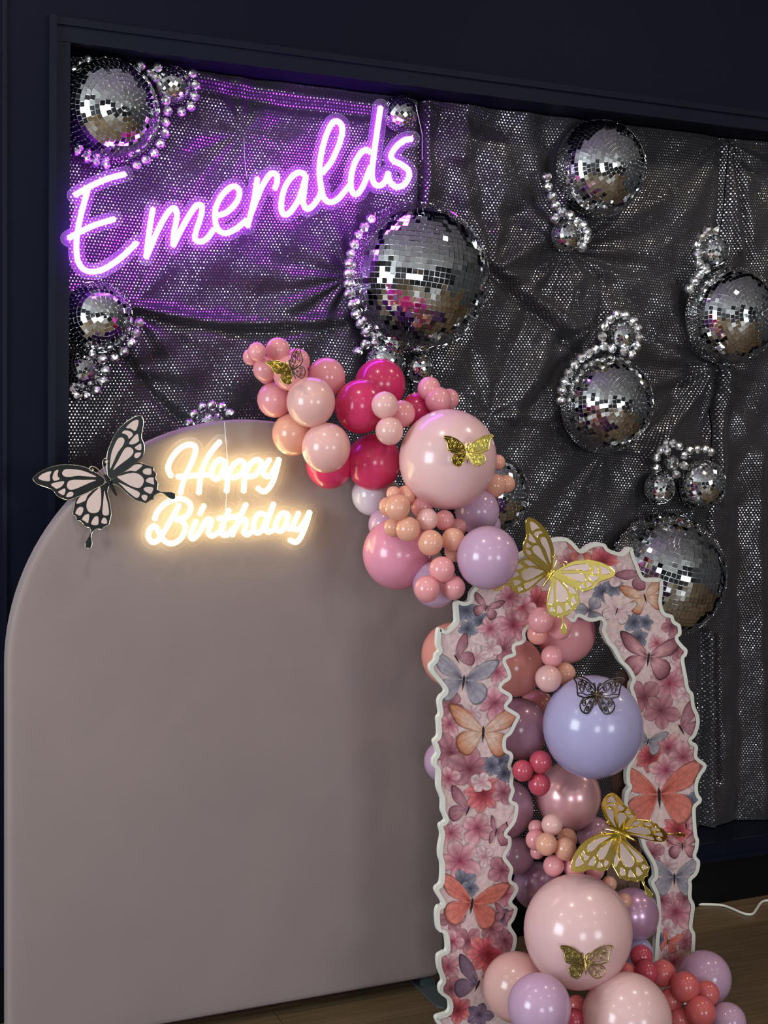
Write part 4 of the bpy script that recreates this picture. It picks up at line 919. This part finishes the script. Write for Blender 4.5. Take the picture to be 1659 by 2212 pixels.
def flower(px, py, r, pal, n=5, rot=None):
    rot = random.random() * 6.28 if rot is None else rot; y = layer(px, py, r * 1.15); ci, cm, ce = (lin3(c) for c in PAL[pal])
    V, F, C_ = [], [], []; nu, nv = 7, 7
    for k in range(n):
        a = rot + 6.283 * k / n + random.uniform(-.1, .1); L = r * 1.18 * random.uniform(0.9, 1.08); wd_ = L * (0.46 if n <= 4 else 0.37) * (1 if n < 7 else 0.75)
        k0 = len(V); tone = random.uniform(0.86, 1.1)
        for i in range(nu):
            t = i / (nu - 1); w = wd_ * max(0.04, math.sin(math.pi * min(1, t * 0.94) ** 1.25)) ** 0.75
            for j in range(nv):
                s_ = (j / (nv - 1)) * 2 - 1; x_, y_ = t * L - 0.05 * L * s_ * s_ * t, s_ * w
                p = clampin((px + x_ * math.cos(a) - y_ * math.sin(a), py + x_ * math.sin(a) + y_ * math.cos(a)), (px, py))
                V.append(at(p[0], p[1], y - 0.000016 * k))
                c = ci * (1 - min(1, t * 2.4)) + cm * min(1, t * 2.4) if t < 0.42 else cm * (1 - (t - .42) / .58) + ce * ((t - .42) / .58)
                if j in (0, nv - 1) or i == nu - 1: c = c * 0.62
                if j in (1, 5) and t > 0.3: c = c * 1.10
                if j == 3 and t < 0.85: c = c * 0.72 + ci * 0.18 * (1 - t)
                if j in (2, 4) and t < 0.6: c = c * 0.93
                if pal == 'red' and t < 0.35: c = c * 0.75
                C_.append(c * tone)
        F += [(k0 + i * nv + j, k0 + i * nv + j + 1, k0 + (i + 1) * nv + j + 1, k0 + (i + 1) * nv + j) for i in range(nu - 1) for j in range(nv - 1)]
    colmesh('printed_flower', V, F, C_, board)
BF = [(2, 3), (10, 16), (26, 32), (44, 42), (58, 44), (60, 38), (54, 24), (44, 10), (26, 2), (8, -1)]
BH = [(2, -1), (18, 0), (34, -2), (44, -12), (44, -26), (36, -38), (24, -42), (14, -32), (6, -14)]
def motif_butterfly(px, py, span, pal, rot=0.0, squash=(1.0, 1.0), side_only=None, dark_edge=True):
    y = layer(px, py, span * 0.5); ci, cm, ce = (lin3(c) for c in PAL[pal]); s = span * 1.12 / 120.0; V, F, C_ = [], [], []
    ca_, sa_ = math.cos(rot), math.sin(rot)
    def raw(u, v):
        x_, y_ = u * s, -v * s; return np.array((px + x_ * ca_ - y_ * sa_, py + x_ * sa_ + y_ * ca_))
    def pt(u, v):
        x_, y_ = u * s, -v * s; p = clampin((px + x_ * ca_ - y_ * sa_, py + x_ * sa_ + y_ * ca_), (px, py)); return p
    lay = 0
    for side, sq in ((-1, squash[0]), (1, squash[1])):
        if side_only is not None and side != side_only: continue
        for outl, hind in ((BH, True), (BF, False)):
            ring = spline(outl, 4, True); n = len(ring); k0 = len(V); base = np.array((3.0, -1.0 if hind else 2.0)); lay += 1
            ts = (0.0, 0.35, 0.7, 0.9, 0.97, 1.0); kk = []
            b_ = raw(base[0] * side * sq, base[1])
            for p in ring:
                e_ = raw(p[0] * side * sq, p[1]); c_ = clampin(e_, b_); L_ = np.hypot(*(np.array(e_) - b_)); kk.append(min(1.0, np.hypot(*(np.array(c_) - b_)) / (L_ + 1e-9)))
            for t in ts:
                for i, p in enumerate(ring):
                    q_ = base + (p - base) * t * kk[i]; P_ = pt(q_[0] * side * sq, q_[1]); V.append(at(P_[0], P_[1], y - 0.00002 * lay))
                    vein = 0.80 if i % 5 == 0 else 1.0
                    c = (ci * (1 - t / .35) + cm * (t / .35)) if t < .35 else (cm * (1 - (t - .35) / .65) + ce * (t - .35) / .65)
                    if t >= 0.97 and dark_edge: c = c * 0.35
                    C_.append(c * vein)
            F += [(k0 + j * n + i, k0 + j * n + (i + 1) % n, k0 + (j + 1) * n + (i + 1) % n, k0 + (j + 1) * n + i) for j in range(len(ts) - 1) for i in range(n)]
    k0 = len(V); body = [(0, 10), (2, 4), (2, -6), (0, -20), (-2, -6), (-2, 4)]
    for (u, v) in body:
        P_ = pt(u, v); V.append(at(P_[0], P_[1], y - 0.00012)); C_.append(lin3((40, 16, 22)))
    F.append(tuple(range(k0, k0 + 6)))
    colmesh('printed_butterfly', V, F, C_, board)
random.seed(21)
# filler blossoms first, then the motifs that stand out
MOTIFS_F = [(1007, 1319, 22, 'blue', 5), (1039, 1342, 19, 'blue', 5), (1010, 1358, 19, 'blue', 5), (1109, 1350, 40, 'pink', 5), (1059, 1358, 24, 'pink', 5), (1088, 1401, 29, 'mauve', 5), (1074, 1451, 28, 'pink', 5), (1069, 1519, 36, 'pink', 4), (974, 1525, 26, 'mauve', 4),
    (971, 1564, 25, 'pink', 5), (973, 1625, 38, 'mauve', 5), (1015, 1661, 43, 'mauve', 5), (1082, 1642, 23, 'blue', 5), (1088, 1671, 20, 'blue', 5), (1062, 1655, 18, 'blue', 5), (969, 1681, 23, 'pink', 4), (1044, 1713, 38, 'red', 8), (1088, 1713, 25, 'mauve', 4),
    (974, 1800, 25, 'pink', 5), (1031, 1789, 33, 'pink', 4), (994, 1860, 43, 'pink', 5), (1047, 1851, 23, 'pale', 5), (1085, 1880, 28, 'mauve', 4), (1000, 1909, 27, 'blue', 5), (1016, 1919, 16, 'blue', 5), (1092, 1932, 29, 'pink', 4), (976, 1984, 26, 'mauve', 4), (1011, 2033, 28, 'mauve', 5), (978, 2034, 22, 'pink', 4),
    (1054, 2061, 43, 'red', 8), (1091, 2033, 27, 'mauve', 4), (968, 2089, 25, 'pink', 4), (974, 2136, 25, 'mauve', 4), (990, 2183, 28, 'red', 5), (1035, 2193, 26, 'purple', 5), (1085, 1985, 20, 'purple', 4), (1060, 2005, 24, 'mauve', 5), (1075, 2110, 30, 'mauve', 5),
    (1160, 1300, 32, 'red', 5), (1130, 1310, 26, 'pink', 4), (1100, 1290, 26, 'pink', 5), (1303, 1212, 33, 'red', 8), (1303, 1278, 23, 'blue', 5), (1325, 1267, 19, 'blue', 5), (1274, 1318, 30, 'grey', 3), (1369, 1344, 20, 'blue', 5), (1395, 1344, 16, 'blue', 5), (1380, 1377, 19, 'blue', 5), (1452, 1353, 22, 'mauve', 4),
    (1459, 1403, 26, 'mauve', 4), (1446, 1476, 39, 'pink', 5), (1391, 1506, 35, 'mauve', 4), (1428, 1535, 36, 'mauve', 5), (1444, 1614, 32, 'pink', 5), (1476, 1635, 29, 'pink', 4), (1405, 1635, 31, 'red', 8), (1438, 1664, 31, 'pink', 5), (1492, 1732, 19, 'blue', 5), (1464, 1794, 33, 'red', 7), (1409, 1844, 25, 'mauve', 4), (1440, 1870, 22, 'pale', 4),
    (1460, 1970, 39, 'pink', 5), (1481, 2033, 23, 'mauve', 4), (1440, 2010, 22, 'pale', 4), (1425, 2030, 15, 'blue', 5), (1455, 2080, 30, 'pink', 5), (1430, 1440, 24, 'pale', 5), (1480, 1440, 20, 'pink', 4), (1335, 1240, 24, 'pale', 4), (1060, 1400, 20, 'pale', 4), (1030, 1420, 24, 'pale', 5), (1040, 1690, 20, 'pale', 4),
    (1230, 1215, 28, 'pink', 5), (1270, 1250, 26, 'pink', 5), (1350, 1390, 18, 'pale', 4), (1420, 1390, 18, 'pink', 4), (1480, 1500, 18, 'pale', 4), (1490, 1690, 18, 'pale', 4), (1380, 1700, 18, 'pale', 4), (1020, 1540, 18, 'pale', 4), (1480, 1940, 18, 'mauve', 4), (1430, 1945, 20, 'mauve', 4)]
for m_ in MOTIFS_F: flower(*m_)
MOTIFS_B = [(1051, 1312, 62, 'dkpink', 0.3), (1002, 1469, 128, 'grey', 0.12), (1044, 1580, 138, 'orange', 0.05), (1072, 1795, 76, 'plum', 0.2, (0.4, 1.0)), (1020, 1951, 135, 'coral', 0.15), (1090, 1976, 48, 'plum', 0.3), (1393, 1289, 88, 'orange', -0.25), (1333, 1318, 70, 'pale', 0.3), (1401, 1419, 120, 'dkpink', 0.12),
    (1400, 1600, 70, 'grey', 0.25), (1424, 1716, 172, 'coral', -0.05), (1474, 1826, 72, 'dkpink', -0.05), (1457, 1895, 104, 'grey', 0.0), (1255, 1192, 56, 'coral', 0.0), (1443, 2034, 60, 'coral', 0.3, (0.5, 0.9))]
for m_ in MOTIFS_B: motif_butterfly(*m_)
MOTIFS_S = [(985, 1420, 84, 'plum', -0.55, 1), (1385, 1235, 84, 'plum', -0.75, -1), (1012, 1748, 92, 'plum', 0.35, -1), (1470, 1572, 104, 'plum', -0.5, 1), (1033, 2125, 110, 'purple', 0.4, -1), (1482, 1782, 60, 'dkpink', -0.2, 1), (1095, 1780, 70, 'pale', -0.2, 1)]
for (px, py, sp, pal, rot, so) in MOTIFS_S: motif_butterfly(px, py, sp, pal, rot, (1, 1), so)
# brown strut standing behind the right leg
q = MB(); a0, a1, b0, b1 = at(1335, 1450, Y_BOARD + 0.05), at(1385, 1450, Y_BOARD + 0.05), at(1322, 2120, Y_BOARD + 0.1), at(1385, 2120, Y_BOARD + 0.1)
q.box(a0.x, a1.x, Y_BOARD + 0.05, Y_BOARD + 0.056, 0.001, a0.z); q.box(a1.x - 0.006, a1.x, Y_BOARD + 0.0125, Y_BOARD + 0.0495, 0.001, a0.z); q.build('back_strut', M['cardboard'], board)

# ------------------------------------------------------------------ white cable on the floor
q = MB(); pts = [(1478, 1953), (1502, 1953.5), (1540, 1954), (1562, 1956), (1582, 1963), (1600, 1971), (1614, 1975), (1626, 1974), (1634, 1964), (1642, 1952), (1650, 1946.5), (1662, 1945), (1690, 1944)]
q.tube([on_floor(p[0], p[1], 0.0042) for p in spline(pts, 5)], 0.0037, 8)
tag(q.build('power_cable', M['cable'], None, True), 'white power cable lying on the wooden floor by the baseboard', 'cable')
